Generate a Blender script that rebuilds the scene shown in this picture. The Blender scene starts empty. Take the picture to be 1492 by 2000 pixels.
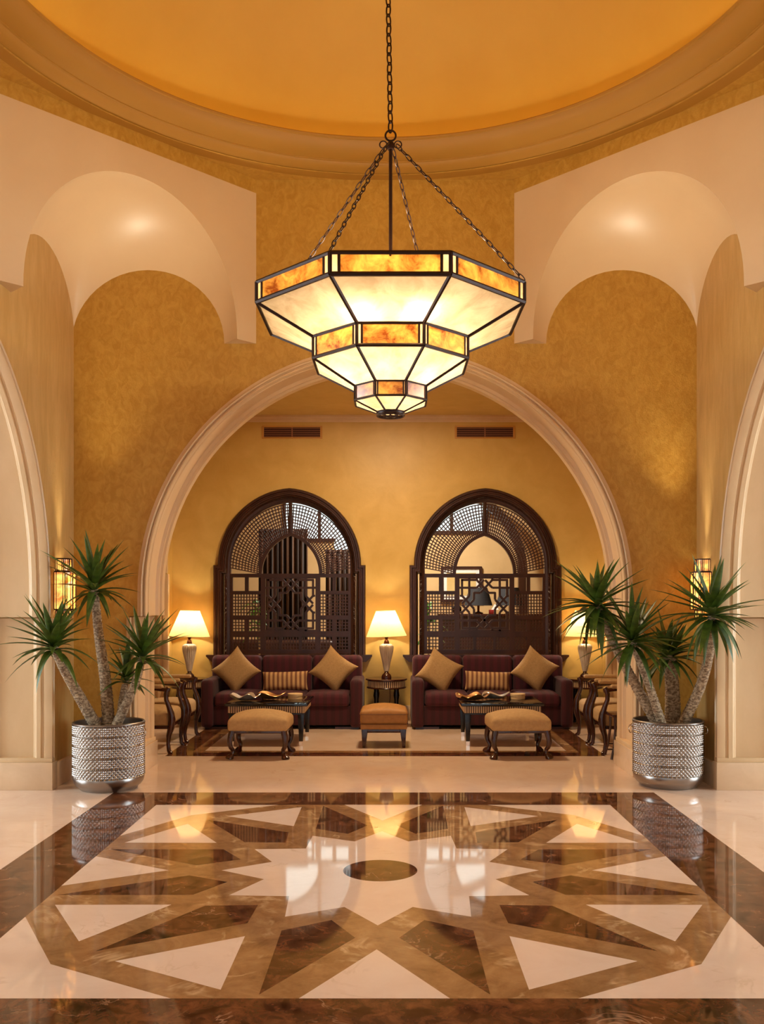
import bpy, bmesh, math, random
from mathutils import Vector, Matrix
random.seed(7)
PI = math.pi
sc = bpy.context.scene
COL = sc.collection

# ------------------------------------------------------------------ camera
FPX, VPX, VPY = 1810.0, 766.0, 1178.0           # focal length and vanishing point in a 1492x2000 frame
EYE = 1.6
cam = bpy.data.cameras.new('camera'); cam_o = bpy.data.objects.new('camera', cam); COL.objects.link(cam_o)
cam.sensor_fit = 'VERTICAL'; cam.sensor_height = 36.0; cam.sensor_width = 36.0 * 1492 / 2000
cam.lens = FPX / 2000 * 36.0
cam.shift_x = (746 - VPX) / 2000.0
cam.shift_y = (VPY - 1000) / 2000.0
cam.clip_start = 0.05; cam.clip_end = 100
cam_o.location = (0, 0, EYE); cam_o.rotation_euler = (PI / 2, 0, 0)
sc.camera = cam_o

# ------------------------------------------------------------------ world, large lights, exposure
W = bpy.data.worlds.new('daylight'); sc.world = W; W.use_nodes = True
bg = W.node_tree.nodes['Background']
bg.inputs[0].default_value = (0.86, 1.0, 1.08, 1); bg.inputs[1].default_value = 0.5
sc.view_settings.view_transform = 'Standard'; sc.view_settings.look = 'None'
sc.view_settings.gamma = 1.0; sc.view_settings.use_curve_mapping = False
sc.view_settings.exposure = 0.82
CHAND_W, LAMP_W, COVE_E, SCONCE_W, FILL_W, SIDE_FILL_E, UP_W = 9.0, 7.5, 9.0, 0.9, 60.0, 9.5, 85.0

# ------------------------------------------------------------------ helpers
def lin(c):
    c = c / 255.0
    return c / 12.92 if c <= 0.04045 else ((c + 0.055) / 1.055) ** 2.4
def rgb(r, g, b): return (lin(r), lin(g), lin(b), 1.0)

def newmat(name):
    m = bpy.data.materials.new(name); m.use_nodes = True
    nt = m.node_tree; b = nt.nodes['Principled BSDF']
    return m, nt, b
def nd(nt, t, **kw):
    n = nt.nodes.new(t)
    for k, v in kw.items():
        if k in n.inputs: n.inputs[k].default_value = v
        else: setattr(n, k, v)
    return n
def coords(nt, scale=(1, 1, 1), rot=(0, 0, 0)):
    tc = nd(nt, 'ShaderNodeTexCoord'); mp = nd(nt, 'ShaderNodeMapping')
    mp.inputs['Scale'].default_value = scale; mp.inputs['Rotation'].default_value = rot
    nt.links.new(tc.outputs['Object'], mp.inputs['Vector'])
    return mp.outputs['Vector']
def ramp(nt, fac, stops):
    r = nd(nt, 'ShaderNodeValToRGB'); e = r.color_ramp.elements
    while len(e) < len(stops): e.new(0.5)
    for i, (p, c) in enumerate(stops): e[i].position = p; e[i].color = c
    nt.links.new(fac, r.inputs['Fac']); return r.outputs['Color']
def plain(name, c, rough=0.5, metal=0.0, spec=0.5, coat=0.0):
    m, nt, b = newmat(name)
    b.inputs['Base Color'].default_value = c; b.inputs['Roughness'].default_value = rough
    b.inputs['Metallic'].default_value = metal; b.inputs['Specular IOR Level'].default_value = spec
    b.inputs['Coat Weight'].default_value = coat; b.inputs['Coat Roughness'].default_value = 0.1
    return m
def noisy(name, c1, c2, scale=5.0, rough=0.5, detail=6.0, stretch=(1, 1, 1), bump=0.0, bscale=None, metal=0.0, spec=0.5, coat=0.0,
          lo=0.35, hi=0.65, distort=0.0):
    m, nt, b = newmat(name)
    v = coords(nt, stretch)
    n = nd(nt, 'ShaderNodeTexNoise', Scale=scale, Detail=detail, Roughness=0.6, Distortion=distort)
    nt.links.new(v, n.inputs['Vector'])
    nt.links.new(ramp(nt, n.outputs['Fac'], [(lo, c1), (hi, c2)]), b.inputs['Base Color'])
    b.inputs['Roughness'].default_value = rough; b.inputs['Metallic'].default_value = metal
    b.inputs['Specular IOR Level'].default_value = spec
    b.inputs['Coat Weight'].default_value = coat; b.inputs['Coat Roughness'].default_value = 0.08
    if bump:
        n2 = nd(nt, 'ShaderNodeTexNoise', Scale=bscale or scale * 4, Detail=5.0, Roughness=0.65)
        nt.links.new(v, n2.inputs['Vector'])
        bp = nd(nt, 'ShaderNodeBump', Strength=bump, Distance=0.02)
        nt.links.new(n2.outputs['Fac'], bp.inputs['Height']); nt.links.new(bp.outputs['Normal'], b.inputs['Normal'])
    return m
def marble(name, base, dark, vein, scale, rough=0.045, veinw=0.03, vscale=1.6):
    m, nt, b = newmat(name)
    v = coords(nt)
    n = nd(nt, 'ShaderNodeTexNoise', Scale=scale, Detail=9.0, Roughness=0.68, Distortion=0.6)
    nt.links.new(v, n.inputs['Vector'])
    c = ramp(nt, n.outputs['Fac'], [(0.33, dark), (0.66, base)])
    n2 = nd(nt, 'ShaderNodeTexNoise', Scale=vscale, Detail=5.0, Roughness=0.55, Distortion=1.4)
    nt.links.new(v, n2.inputs['Vector'])
    s = nd(nt, 'ShaderNodeMath', operation='SUBTRACT'); s.inputs[1].default_value = 0.5
    nt.links.new(n2.outputs['Fac'], s.inputs[0])
    a = nd(nt, 'ShaderNodeMath', operation='ABSOLUTE'); nt.links.new(s.outputs[0], a.inputs[0])
    f = ramp(nt, a.outputs[0], [(0.0, (1, 1, 1, 1)), (veinw, (0, 0, 0, 1))])
    n3 = nd(nt, 'ShaderNodeTexNoise', Scale=vscale * 2.3, Detail=3.0); nt.links.new(v, n3.inputs['Vector'])
    g = ramp(nt, n3.outputs['Fac'], [(0.52, (0, 0, 0, 1)), (0.66, (1, 1, 1, 1))])
    mu = nd(nt, 'ShaderNodeMath', operation='MULTIPLY'); nt.links.new(f, mu.inputs[0]); nt.links.new(g, mu.inputs[1])
    mx = nd(nt, 'ShaderNodeMix', data_type='RGBA')
    nt.links.new(mu.outputs[0], mx.inputs[0]); nt.links.new(c, mx.inputs[6]); mx.inputs[7].default_value = vein
    nt.links.new(mx.outputs[2], b.inputs['Base Color'])
    b.inputs['Roughness'].default_value = rough; b.inputs['IOR'].default_value = 1.55
    return m
def stripes(name, cols, period, axis=0, rough=0.8, width=0.5, noise=0.0, sheen=0.0):
    """soft stripes woven into cloth along one object axis"""
    m, nt, b = newmat(name)
    v = coords(nt)
    sx = nd(nt, 'ShaderNodeSeparateXYZ'); nt.links.new(v, sx.inputs[0])
    d = nd(nt, 'ShaderNodeMath', operation='MULTIPLY'); d.inputs[1].default_value = 1.0 / period
    nt.links.new(sx.outputs[axis], d.inputs[0])
    fr = nd(nt, 'ShaderNodeMath', operation='FRACT'); nt.links.new(d.outputs[0], fr.inputs[0])
    w2 = width
    c = ramp(nt, fr.outputs[0], [(0.0, cols[0]), (w2 * 0.45, cols[0]), (w2 * 0.55, cols[1]), (0.5 + w2 * 0.4, cols[1]), (min(0.99, 0.55 + w2 * 0.42), cols[0])])
    nt.links.new(c, b.inputs['Base Color'])
    b.inputs['Roughness'].default_value = rough; b.inputs['Sheen Weight'].default_value = sheen
    n2 = nd(nt, 'ShaderNodeTexNoise', Scale=120.0, Detail=2.0); nt.links.new(v, n2.inputs['Vector'])
    bp = nd(nt, 'ShaderNodeBump', Strength=0.15, Distance=0.003)
    nt.links.new(n2.outputs['Fac'], bp.inputs['Height']); nt.links.new(bp.outputs['Normal'], b.inputs['Normal'])
    return m
def shade_glass(name, c1, c2, scale, emit, gloss=0.08, lo=0.35, hi=0.65, ecol=None):
    """translucent art glass or lamp cloth lit by the bulbs behind it"""
    m = bpy.data.materials.new(name); m.use_nodes = True; nt = m.node_tree; nt.nodes.clear()
    out = nd(nt, 'ShaderNodeOutputMaterial')
    v = coords(nt)
    n = nd(nt, 'ShaderNodeTexNoise', Scale=scale, Detail=6.0, Roughness=0.62, Distortion=0.5); nt.links.new(v, n.inputs['Vector'])
    c = ramp(nt, n.outputs['Fac'], [(lo, c1), (hi, c2)])
    tr = nd(nt, 'ShaderNodeBsdfTranslucent'); nt.links.new(c, tr.inputs['Color'])
    df = nd(nt, 'ShaderNodeBsdfDiffuse'); nt.links.new(c, df.inputs['Color'])
    m1 = nd(nt, 'ShaderNodeMixShader'); m1.inputs[0].default_value = 0.25
    nt.links.new(tr.outputs[0], m1.inputs[1]); nt.links.new(df.outputs[0], m1.inputs[2])
    gl = nd(nt, 'ShaderNodeBsdfGlossy', Roughness=0.15)
    m2 = nd(nt, 'ShaderNodeMixShader'); m2.inputs[0].default_value = gloss
    nt.links.new(m1.outputs[0], m2.inputs[1]); nt.links.new(gl.outputs[0], m2.inputs[2])
    em = nd(nt, 'ShaderNodeEmission', Strength=emit)
    if ecol: 
        mx = nd(nt, 'ShaderNodeMix', data_type='RGBA', blend_type='MULTIPLY'); mx.inputs[0].default_value = 1.0
        nt.links.new(c, mx.inputs[6]); mx.inputs[7].default_value = ecol; nt.links.new(mx.outputs[2], em.inputs['Color'])
    else: nt.links.new(c, em.inputs['Color'])
    ad = nd(nt, 'ShaderNodeAddShader'); nt.links.new(m2.outputs[0], ad.inputs[0]); nt.links.new(em.outputs[0], ad.inputs[1])
    nt.links.new(ad.outputs[0], out.inputs['Surface'])
    return m
def emitter(name, c, s):
    m = bpy.data.materials.new(name); m.use_nodes = True; nt = m.node_tree; nt.nodes.clear()
    out = nd(nt, 'ShaderNodeOutputMaterial'); em = nd(nt, 'ShaderNodeEmission', Strength=s); em.inputs['Color'].default_value = c
    nt.links.new(em.outputs[0], out.inputs['Surface']); return m

MAT = {
 'ochre': noisy('ochre_stucco', rgb(188, 138, 50), rgb(206, 158, 68), 3.2, 0.42, detail=10.0, bump=0.3, bscale=22, lo=0.36, hi=0.64, distort=1.2, stretch=(4.5,4.5,3.2)),
 'ochre_daylit': noisy('ochre_stucco_daylit', rgb(196, 152, 84), rgb(212, 170, 104), 3.0, 0.42, detail=10.0, bump=0.25, bscale=18, lo=0.34, hi=0.66, distort=0.6, stretch=(4,4,.8)),  # same ochre stucco, the paleness of side daylight put into its colour
 'alcove': noisy('alcove_stucco', rgb(204, 164, 84), rgb(218, 180, 102), 3.0, 0.42, bump=0.08, bscale=14, lo=0.3, hi=0.7, distort=0.5),
 'cream': noisy('cream_plaster', rgb(220, 188, 146), rgb(226, 196, 154), 1.5, 0.36, spec=0.6, lo=0.3, hi=0.7),
 'dome': noisy('dome_plaster', rgb(202, 154, 56), rgb(208, 162, 64), 1.2, 0.6, lo=0.3, hi=0.7),
 'cornice': plain('cornice_plaster', rgb(172, 122, 42), 0.6),
 'stone': noisy('cream_stone', rgb(216, 182, 138), rgb(226, 194, 152), 4.0, 0.35, lo=0.3, hi=0.7, stretch=(1, 1, .4)),
 'plinth': noisy('plinth_marble', rgb(222, 188, 150), rgb(232, 200, 164), 5.0, 0.16, lo=0.3, hi=0.7, distort=0.8),
 'm_cream': marble('cream_marble', rgb(238, 210, 188), rgb(230, 198, 174), rgb(222, 190, 164), 2.2, veinw=0.02),
 'm_tan': marble('tan_marble', rgb(176, 130, 86), rgb(138, 96, 58), rgb(206, 166, 122), 5.5, veinw=0.04, vscale=2.0),
 'm_dark': marble('dark_marble', rgb(128, 78, 48), rgb(40, 20, 12), rgb(170, 128, 96), 10.0, veinw=0.008, vscale=1.4),
 'wood': noisy('dark_carved_wood', rgb(46, 22, 12), rgb(64, 32, 18), 6.0, 0.32, stretch=(1, 1, .15), spec=0.5),
 'lattice': noisy('lattice_wood', rgb(52, 24, 13), rgb(70, 34, 20), 8.0, 0.35),
 'mahog': noisy('mahogany', rgb(48, 18, 10), rgb(70, 28, 14), 9.0, 0.2, stretch=(1, 1, .2), coat=0.3),
 'black': plain('black_lacquer', rgb(16, 12, 12), 0.08, coat=0.3),
 'blackleg': plain('black_lacquer_leg', rgb(18, 14, 13), 0.25),
 'silver': plain('hammered_silver', rgb(166, 156, 148), 0.26, 1.0),
 'silver2': plain('polished_silver', rgb(225, 215, 205), 0.12, 1.0),
 'potmetal': plain('brushed_silver', rgb(160, 150, 142), 0.3, 1.0),
 'dishsilver': plain('bright_silver_dish', rgb(226, 216, 206), 0.28, 0.65),
 'bronze': plain('bronze_tray', rgb(190, 140, 90), 0.3, 0.7),
 'brass': plain('dark_bronze_fitting', rgb(92, 48, 20), 0.3, 0.8),
 'iron': plain('bronze_lead_frame', rgb(46, 22, 11), 0.42, 0.45),
 'sofa': stripes('burgundy_velvet', (rgb(64, 6, 22), rgb(52, 4, 17)), 0.10, 0, 0.8, 0.5, sheen=0.08),
 'sofacush': stripes('burgundy_velvet_cushion', (rgb(74, 7, 27), rgb(60, 5, 20)), 0.10, 0, 0.8, 0.5, sheen=0.1),
 'pillow': noisy('tan_linen', rgb(162, 128, 84), rgb(178, 142, 96), 60, 0.9, bump=0.2, bscale=160),
 'bolster': stripes('striped_linen', (rgb(196, 156, 108), rgb(126, 82, 56)), 0.058, 0, 0.85, 0.55),
 'beige': noisy('beige_upholstery', rgb(178, 142, 96), rgb(192, 156, 108), 30, 0.8, bump=0.1, bscale=200),
 'camel': noisy('camel_upholstery', rgb(168, 116, 58), rgb(182, 128, 66), 20, 0.6, bump=0.08, bscale=150),
 'piping': plain('camel_piping', rgb(110, 66, 28), 0.6),
 'rib_l': plain('cream_rib', rgb(226, 196, 156), 0.35),
 'rib_d': plain('brown_rib_groove', rgb(70, 34, 18), 0.4),
 'bark': noisy('yucca_bark', rgb(128, 96, 66), rgb(214, 184, 146), 40, 0.75, stretch=(1, 1, 1.6), bump=0.9, bscale=70, lo=0.4, hi=0.62),
 'leaf': noisy('yucca_leaf', rgb(46, 66, 16), rgb(84, 106, 32), 6, 0.42),
 'leaf2': noisy('houseplant_leaf', rgb(60, 120, 24), rgb(110, 170, 50), 6, 0.4),
 'soil': plain('soil', rgb(44, 28, 18), 0.9),
 'ceramic': noisy('lamp_ceramic', rgb(196, 180, 164), rgb(222, 208, 192), 30, 0.25, stretch=(1, 1, .2), coat=0.3),
 'boxcream': plain('cream_lidded_box', rgb(220, 188, 140), 0.45),
 'vent': plain('vent_frame', rgb(196, 138, 62), 0.5),
 'ventslat': plain('vent_slat', rgb(150, 92, 58), 0.5),
 'ventdark': plain('vent_duct', rgb(46, 14, 8), 0.8),
 'curtain': stripes('striped_curtain', (rgb(42, 26, 16), rgb(84, 54, 30)), 0.11, 0, 0.8, 0.5),
 'hallwall': noisy('side_hall_plaster', rgb(222, 212, 196), rgb(228, 218, 204), 2, 0.6),
 'backwall': noisy('rear_room_plaster', rgb(206, 168, 112), rgb(216, 178, 122), 2, 0.6),
 'picture': noisy('framed_print', rgb(206, 170, 100), rgb(222, 190, 124), 4, 0.6),
 'mat': plain('picture_mount', rgb(238, 232, 220), 0.7),
 'darkcloth': plain('charcoal_lampshade', rgb(34, 32, 34), 0.8),
 'red': plain('red_cloth', rgb(150, 24, 16), 0.7),
 'white': plain('white_napkin', rgb(235, 232, 226), 0.7),
 'khaki': plain('khaki_cushion', rgb(150, 118, 62), 0.85),
 'lime': plain('lime_cushion', rgb(150, 170, 60), 0.8),
 'glass': shade_glass('alabaster_glass', rgb(136, 112, 84), rgb(166, 142, 112), 6.0, 0.12, ecol=(1, .80, .52, 1)),
 'amber': shade_glass('amber_mica_glass', rgb(84, 34, 4), rgb(176, 120, 48), 8.0, 0.35, ecol=(1, .78, .48, 1)),
 'strip': shade_glass('pale_strip_glass', rgb(170, 128, 88), rgb(186, 150, 112), 9.0, 0.3, ecol=(1, .8, .5, 1)),
 'sglass': shade_glass('sconce_mica_glass', rgb(170, 84, 18), rgb(230, 176, 92), 14.0, 0.35, ecol=(1, .8, .5, 1)),
 'shade': shade_glass('ivory_lampshade', rgb(214, 180, 122), rgb(220, 188, 132), 60.0, 0.42, gloss=0.0, ecol=(1, .80, .46, 1)),
 'cove': emitter('cove_tube', (1, .74, .32, 1), COVE_E),
 'side_fill_pane': emitter('side_hall_fill', (.80, 1.0, 1.14, 1), SIDE_FILL_E),
 'daypane': emitter('daylit_pane', (.84, 1.0, .96, 1), 1.0),
}

def clear_bulb():
    m = bpy.data.materials.new('clear_bulb_glass'); m.use_nodes = True; nt = m.node_tree; nt.nodes.clear()
    out = nd(nt, 'ShaderNodeOutputMaterial'); t = nd(nt, 'ShaderNodeBsdfTransparent'); e = nd(nt, 'ShaderNodeEmission', Strength=3.0)
    e.inputs['Color'].default_value = (1, .85, .6, 1); a = nd(nt, 'ShaderNodeAddShader')
    nt.links.new(t.outputs[0], a.inputs[0]); nt.links.new(e.outputs[0], a.inputs[1]); nt.links.new(a.outputs[0], out.inputs['Surface'])
    return m
MAT['bulb'] = clear_bulb()

class MB:
    def __init__(s): s.v = []; s.f = []
    def add(s, vs, fs):
        o = len(s.v); s.v += [tuple(p) for p in vs]; s.f += [tuple(o + i for i in f) for f in fs]; return s
    def box(s, x0, x1, y0, y1, z0, z1):
        return s.add([(x0,y0,z0),(x1,y0,z0),(x1,y1,z0),(x0,y1,z0),(x0,y0,z1),(x1,y0,z1),(x1,y1,z1),(x0,y1,z1)],
                     [(0,3,2,1),(4,5,6,7),(0,1,5,4),(1,2,6,5),(2,3,7,6),(3,0,4,7)])
    def prism(s, poly, z0, z1):
        n = len(poly); vs = [(x,y,z0) for x,y in poly] + [(x,y,z1) for x,y in poly]
        fs = [tuple(range(n-1,-1,-1)), tuple(range(n,2*n))] + [(i,(i+1)%n,n+(i+1)%n,n+i) for i in range(n)]
        return s.add(vs, fs)
    def lathe(s, prof, n=32, c=(0,0,0), a0=0.0, a1=2*PI, sy=1.0, cap=False):
        full = abs(a1-a0-2*PI) < 1e-6; m = n if full else n+1
        vs = []
        for r, z in prof:
            for i in range(m):
                a = a0+(a1-a0)*i/n; vs.append((c[0]+r*math.cos(a), c[1]+r*math.sin(a)*sy, c[2]+z))
        fs = []
        for j in range(len(prof)-1):
            for i in range(n):
                k = (i+1) % m
                fs.append((j*m+i, j*m+k, (j+1)*m+k, (j+1)*m+i))
        if cap:
            fs.append(tuple(range(m-1,-1,-1))); fs.append(tuple((len(prof)-1)*m+i for i in range(m)))
        return s.add(vs, fs)
    def tube(s, pts, rad, n=8, cap=True, flat=1.0):
        pts = [Vector(p) for p in pts]
        if not hasattr(rad, '__len__'): rad = [rad]*len(pts)
        vs = []; up = None
        for i, p in enumerate(pts):
            t = (pts[min(i+1,len(pts)-1)] - pts[max(i-1,0)]).normalized()
            if up is None:
                up = Vector((0,0,1)) if abs(t.z) < .9 else Vector((1,0,0))
            a = t.cross(up)
            if a.length < 1e-5: a = t.cross(Vector((0,1,0)))
            a.normalize(); b = a.cross(t).normalized(); up = b
            for k in range(n):
                w = 2*PI*k/n; vs.append(p + a*math.cos(w)*rad[i] + b*math.sin(w)*rad[i]*flat)
        fs = []
        for i in range(len(pts)-1):
            for k in range(n):
                q = (k+1)%n; fs.append((i*n+k, i*n+q, (i+1)*n+q, (i+1)*n+k))
        if cap: fs += [tuple(range(n-1,-1,-1)), tuple((len(pts)-1)*n+k for k in range(n))]
        return s.add(vs, fs)
    def bar(s, p, q, w, t, up=(0,1,0)):
        """rectangular bar from p to q, w across, t along up"""
        p, q, u = Vector(p), Vector(q), Vector(up).normalized()
        d = (q-p).normalized(); a = d.cross(u)
        if a.length < 1e-5: a = d.orthogonal()
        a.normalize(); b = a.cross(d).normalized()
        vs = [e + a*sx*w/2 + b*sy*t/2 for e in (p,q) for sx,sy in ((-1,-1),(1,-1),(1,1),(-1,1))]
        return s.add(vs, [(3,2,1,0),(4,5,6,7),(0,1,5,4),(1,2,6,5),(2,3,7,6),(3,0,4,7)])
    def torus(s, c, R, r, axis='y', n=20, m=8, sx=1.0):
        vs = []; fs = []
        for i in range(n):
            a = 2*PI*i/n
            for k in range(m):
                b = 2*PI*k/m; q = R + r*math.cos(b); x, y, z = q*math.cos(a)*sx, r*math.sin(b), q*math.sin(a)
                if axis == 'x': x, y = y, x
                if axis == 'z': y, z = z, y
                vs.append((c[0]+x, c[1]+y, c[2]+z))
                fs.append((i*m+k, i*m+(k+1)%m, ((i+1)%n)*m+(k+1)%m, ((i+1)%n)*m+k))
        return s.add(vs, fs)
    def soft(s, x0, x1, y0, y1, z0, z1, r, crown=0.0, seg=6, sag=0.0):
        """upholstered block: rounded edges, crowned top"""
        c = Vector(((x0+x1)/2,(y0+y1)/2,(z0+z1)/2)); h = Vector(((x1-x0)/2,(y1-y0)/2,(z1-z0)/2)); r = min(r, min(h)*.98)
        def tv(H):
            mid = [-(H-r)+2*(H-r)*i/seg for i in range(seg+1)]
            return [-H, -H+r*.3, -H+r*.62] + mid + [H-r*.62, H-r*.3, H]
        ax = [tv(h.x), tv(h.y), tv(h.z)]
        def place(p):
            q = Vector([max(-(h[i]-r), min(h[i]-r, p[i])) for i in range(3)])
            d = p-q
            w = q + (d.normalized()*r if d.length > 1e-9 else d)
            k = max(0,1-(w.x/h.x)**2)*max(0,1-(w.y/h.y)**2)
            if w.z > 0: w.z += crown*k**.6*(w.z/h.z)
            return c+w
        for a in range(3):
            b, d = (a+1)%3, (a+2)%3
            for sg in (-1,1):
                vs = []
                for u in ax[b]:
                    for t in ax[d]:
                        p = Vector((0,0,0)); p[a] = sg*h[a]; p[b] = u; p[d] = t; vs.append(place(p))
                nb, ne = len(ax[b]), len(ax[d]); fs = []
                for i in range(nb-1):
                    for j in range(ne-1):
                        q = (i*ne+j,(i+1)*ne+j,(i+1)*ne+j+1,i*ne+j+1); fs.append(q if sg > 0 else q[::-1])
                s.add(vs, fs)
        return s
    def pillow(s, hx, hz, th, n=14, pinch=.10):
        """cushion in the xz plane, thickness along y, pulled-out corners"""
        g = lambda u: u
        for sg in (-1,1):
            vs = []; fs = []
            for i in range(n+1):
                for j in range(n+1):
                    u = math.sin((i/n*2-1)*PI/2); v = math.sin((j/n*2-1)*PI/2)
                    x = hx*u*(1-pinch*(1-v*v)*abs(u)**2.0); z = hz*v*(1-pinch*(1-u*u)*abs(v)**2.0)
                    t = th*(max(0,1-u**4)*max(0,1-v**4))**.55
                    wr = .012*math.sin(7*u+3*v)*max(0,1-u*u)*max(0,1-v*v)*0.5
                    vs.append((x, sg*(t+wr), z))
            for i in range(n):
                for j in range(n):
                    q = (i*(n+1)+j,(i+1)*(n+1)+j,(i+1)*(n+1)+j+1,i*(n+1)+j+1); fs.append(q if sg < 0 else q[::-1])
            s.add(vs, fs)
        return s
    def xf(s, M):
        s.v = [tuple(M @ Vector(p)) for p in s.v]; return s
    def mesh(s, name, mat, angle=35, bevel=0.0, bseg=2, weld=False):
        me = bpy.data.meshes.new(name); me.from_pydata(s.v, [], s.f)
        bm = bmesh.new(); bm.from_mesh(me)
        if weld: bmesh.ops.remove_doubles(bm, verts=bm.verts, dist=1e-5)
        if bevel:
            ed = [e for e in bm.edges if len(e.link_faces) == 2 and e.calc_face_angle(0) > .6]
            bmesh.ops.bevel(bm, geom=ed, offset=bevel, segments=bseg, affect='EDGES', profile=.6, clamp_overlap=True)
        bmesh.ops.recalc_face_normals(bm, faces=bm.faces)
        bm.to_mesh(me); bm.free()
        me.materials.append(MAT[mat])
        for p in me.polygons: p.use_smooth = True
        me.set_sharp_from_angle(angle=math.radians(angle))
        return me
    def build(s, name, mat, parent=None, **kw):
        return link(name, s.mesh(name, mat, **kw), parent)
def link(name, me, parent=None):
    o = bpy.data.objects.new(name, me); COL.objects.link(o)
    if parent: o.parent = parent
    return o
def tag(o, label=None, cat=None, group=None, kind=None):
    if label: o['label'] = label
    if cat: o['category'] = cat
    if group: o['group'] = group
    if kind: o['kind'] = kind
    return o
def thing(name, loc, label, cat, group=None, rz=0.0):
    o = bpy.data.objects.new(name, None); COL.objects.link(o); o.empty_display_size = .1
    o.location = loc; o.rotation_euler = (0,0,rz); return tag(o, label, cat, group)
def dup(root, loc, rz, label, group=None):
    def cp(o, par):
        c = o.copy(); COL.objects.link(c); c.parent = par
        for ch in [x for x in ALL_CHILD.get(o.name, [])]: cp(ch, c)
        return c
    ALL_CHILD = {}
    for x in list(bpy.data.objects):
        if x.parent: ALL_CHILD.setdefault(x.parent.name, []).append(x)
    r = cp(root, None); r.location = loc; r.rotation_euler = (0,0,rz); r['label'] = label
    if group: r['group'] = group
    return r
def struct(o, label=None): return tag(o, label, kind='structure')
def point(name, loc, w, col, r=.04, parent=None):
    l = bpy.data.lights.new(name, 'POINT'); l.energy = w; l.color = col; l.shadow_soft_size = r
    o = bpy.data.objects.new(name, l); COL.objects.link(o); o.location = loc
    if parent: o.parent = parent
    return o
WARM = (1.0, .90, .66)

# ------------------------------------------------------------------ dimensions
XC, Y0 = -0.065, 5.66            # centre of the domed room
HX, HY = 2.88, 2.91
YB = Y0+HY                       # arch wall, front face
TH = 0.665                       # arch wall thickness
YA = YB+TH                       # alcove side of the arch wall
YW = 12.70                       # alcove rear wall with the lattice windows
ZOCT, ZRING, ZFOOT = 5.39, 5.515, 4.0
WJ, RA, ZC, ZIMP = 2.305, 2.205, 1.69, 1.48

# ------------------------------------------------------------------ arched walls
def T_back(s,d,z): return (XC+s, YB+d, z)
def T_front(s,d,z): return (XC-s, Y0-HY-d, z)
def T_left(s,d,z): return (XC-HX-d, Y0+s, z)
def T_right(s,d,z): return (XC+HX+d, Y0-s, z)

def arch_wall(name, T, half, th, wj, ra, zc, zimp, ztop, mat, n=40):
    wo, ro = wj+.065, ra+.065
    m = MB()
    cols = [(-half,-wo,0,0),(-wo,-ro,zimp,zimp)]
    for i in range(n):
        a0, a1 = PI-PI*i/n, PI-PI*(i+1)/n
        cols.append((ro*math.cos(a0), ro*math.cos(a1), zc+ro*math.sin(a0), zc+ro*math.sin(a1)))
    cols += [(ro,wo,zimp,zimp),(wo,half,0,0)]
    for x0,x1,za,zb in cols:
        m.add([T(x,d,z) for d in (0,th) for x,z in ((x0,za),(x1,zb),(x1,ztop),(x0,ztop))],
              [(0,1,2,3),(7,6,5,4),(0,4,5,1),(3,2,6,7)])
    for x in (-wo,wo): m.add([T(x,d,z) for d,z in ((0,0),(th,0),(th,zimp),(0,zimp))], [(0,1,2,3)])
    for sg in (-1,1): m.add([T(sg*ro,d,z) for d,z in ((0,zimp),(th,zimp),(th,zc),(0,zc))], [(0,1,2,3)])
    o = m.build(name, mat, weld=True); struct(o); return o

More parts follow.
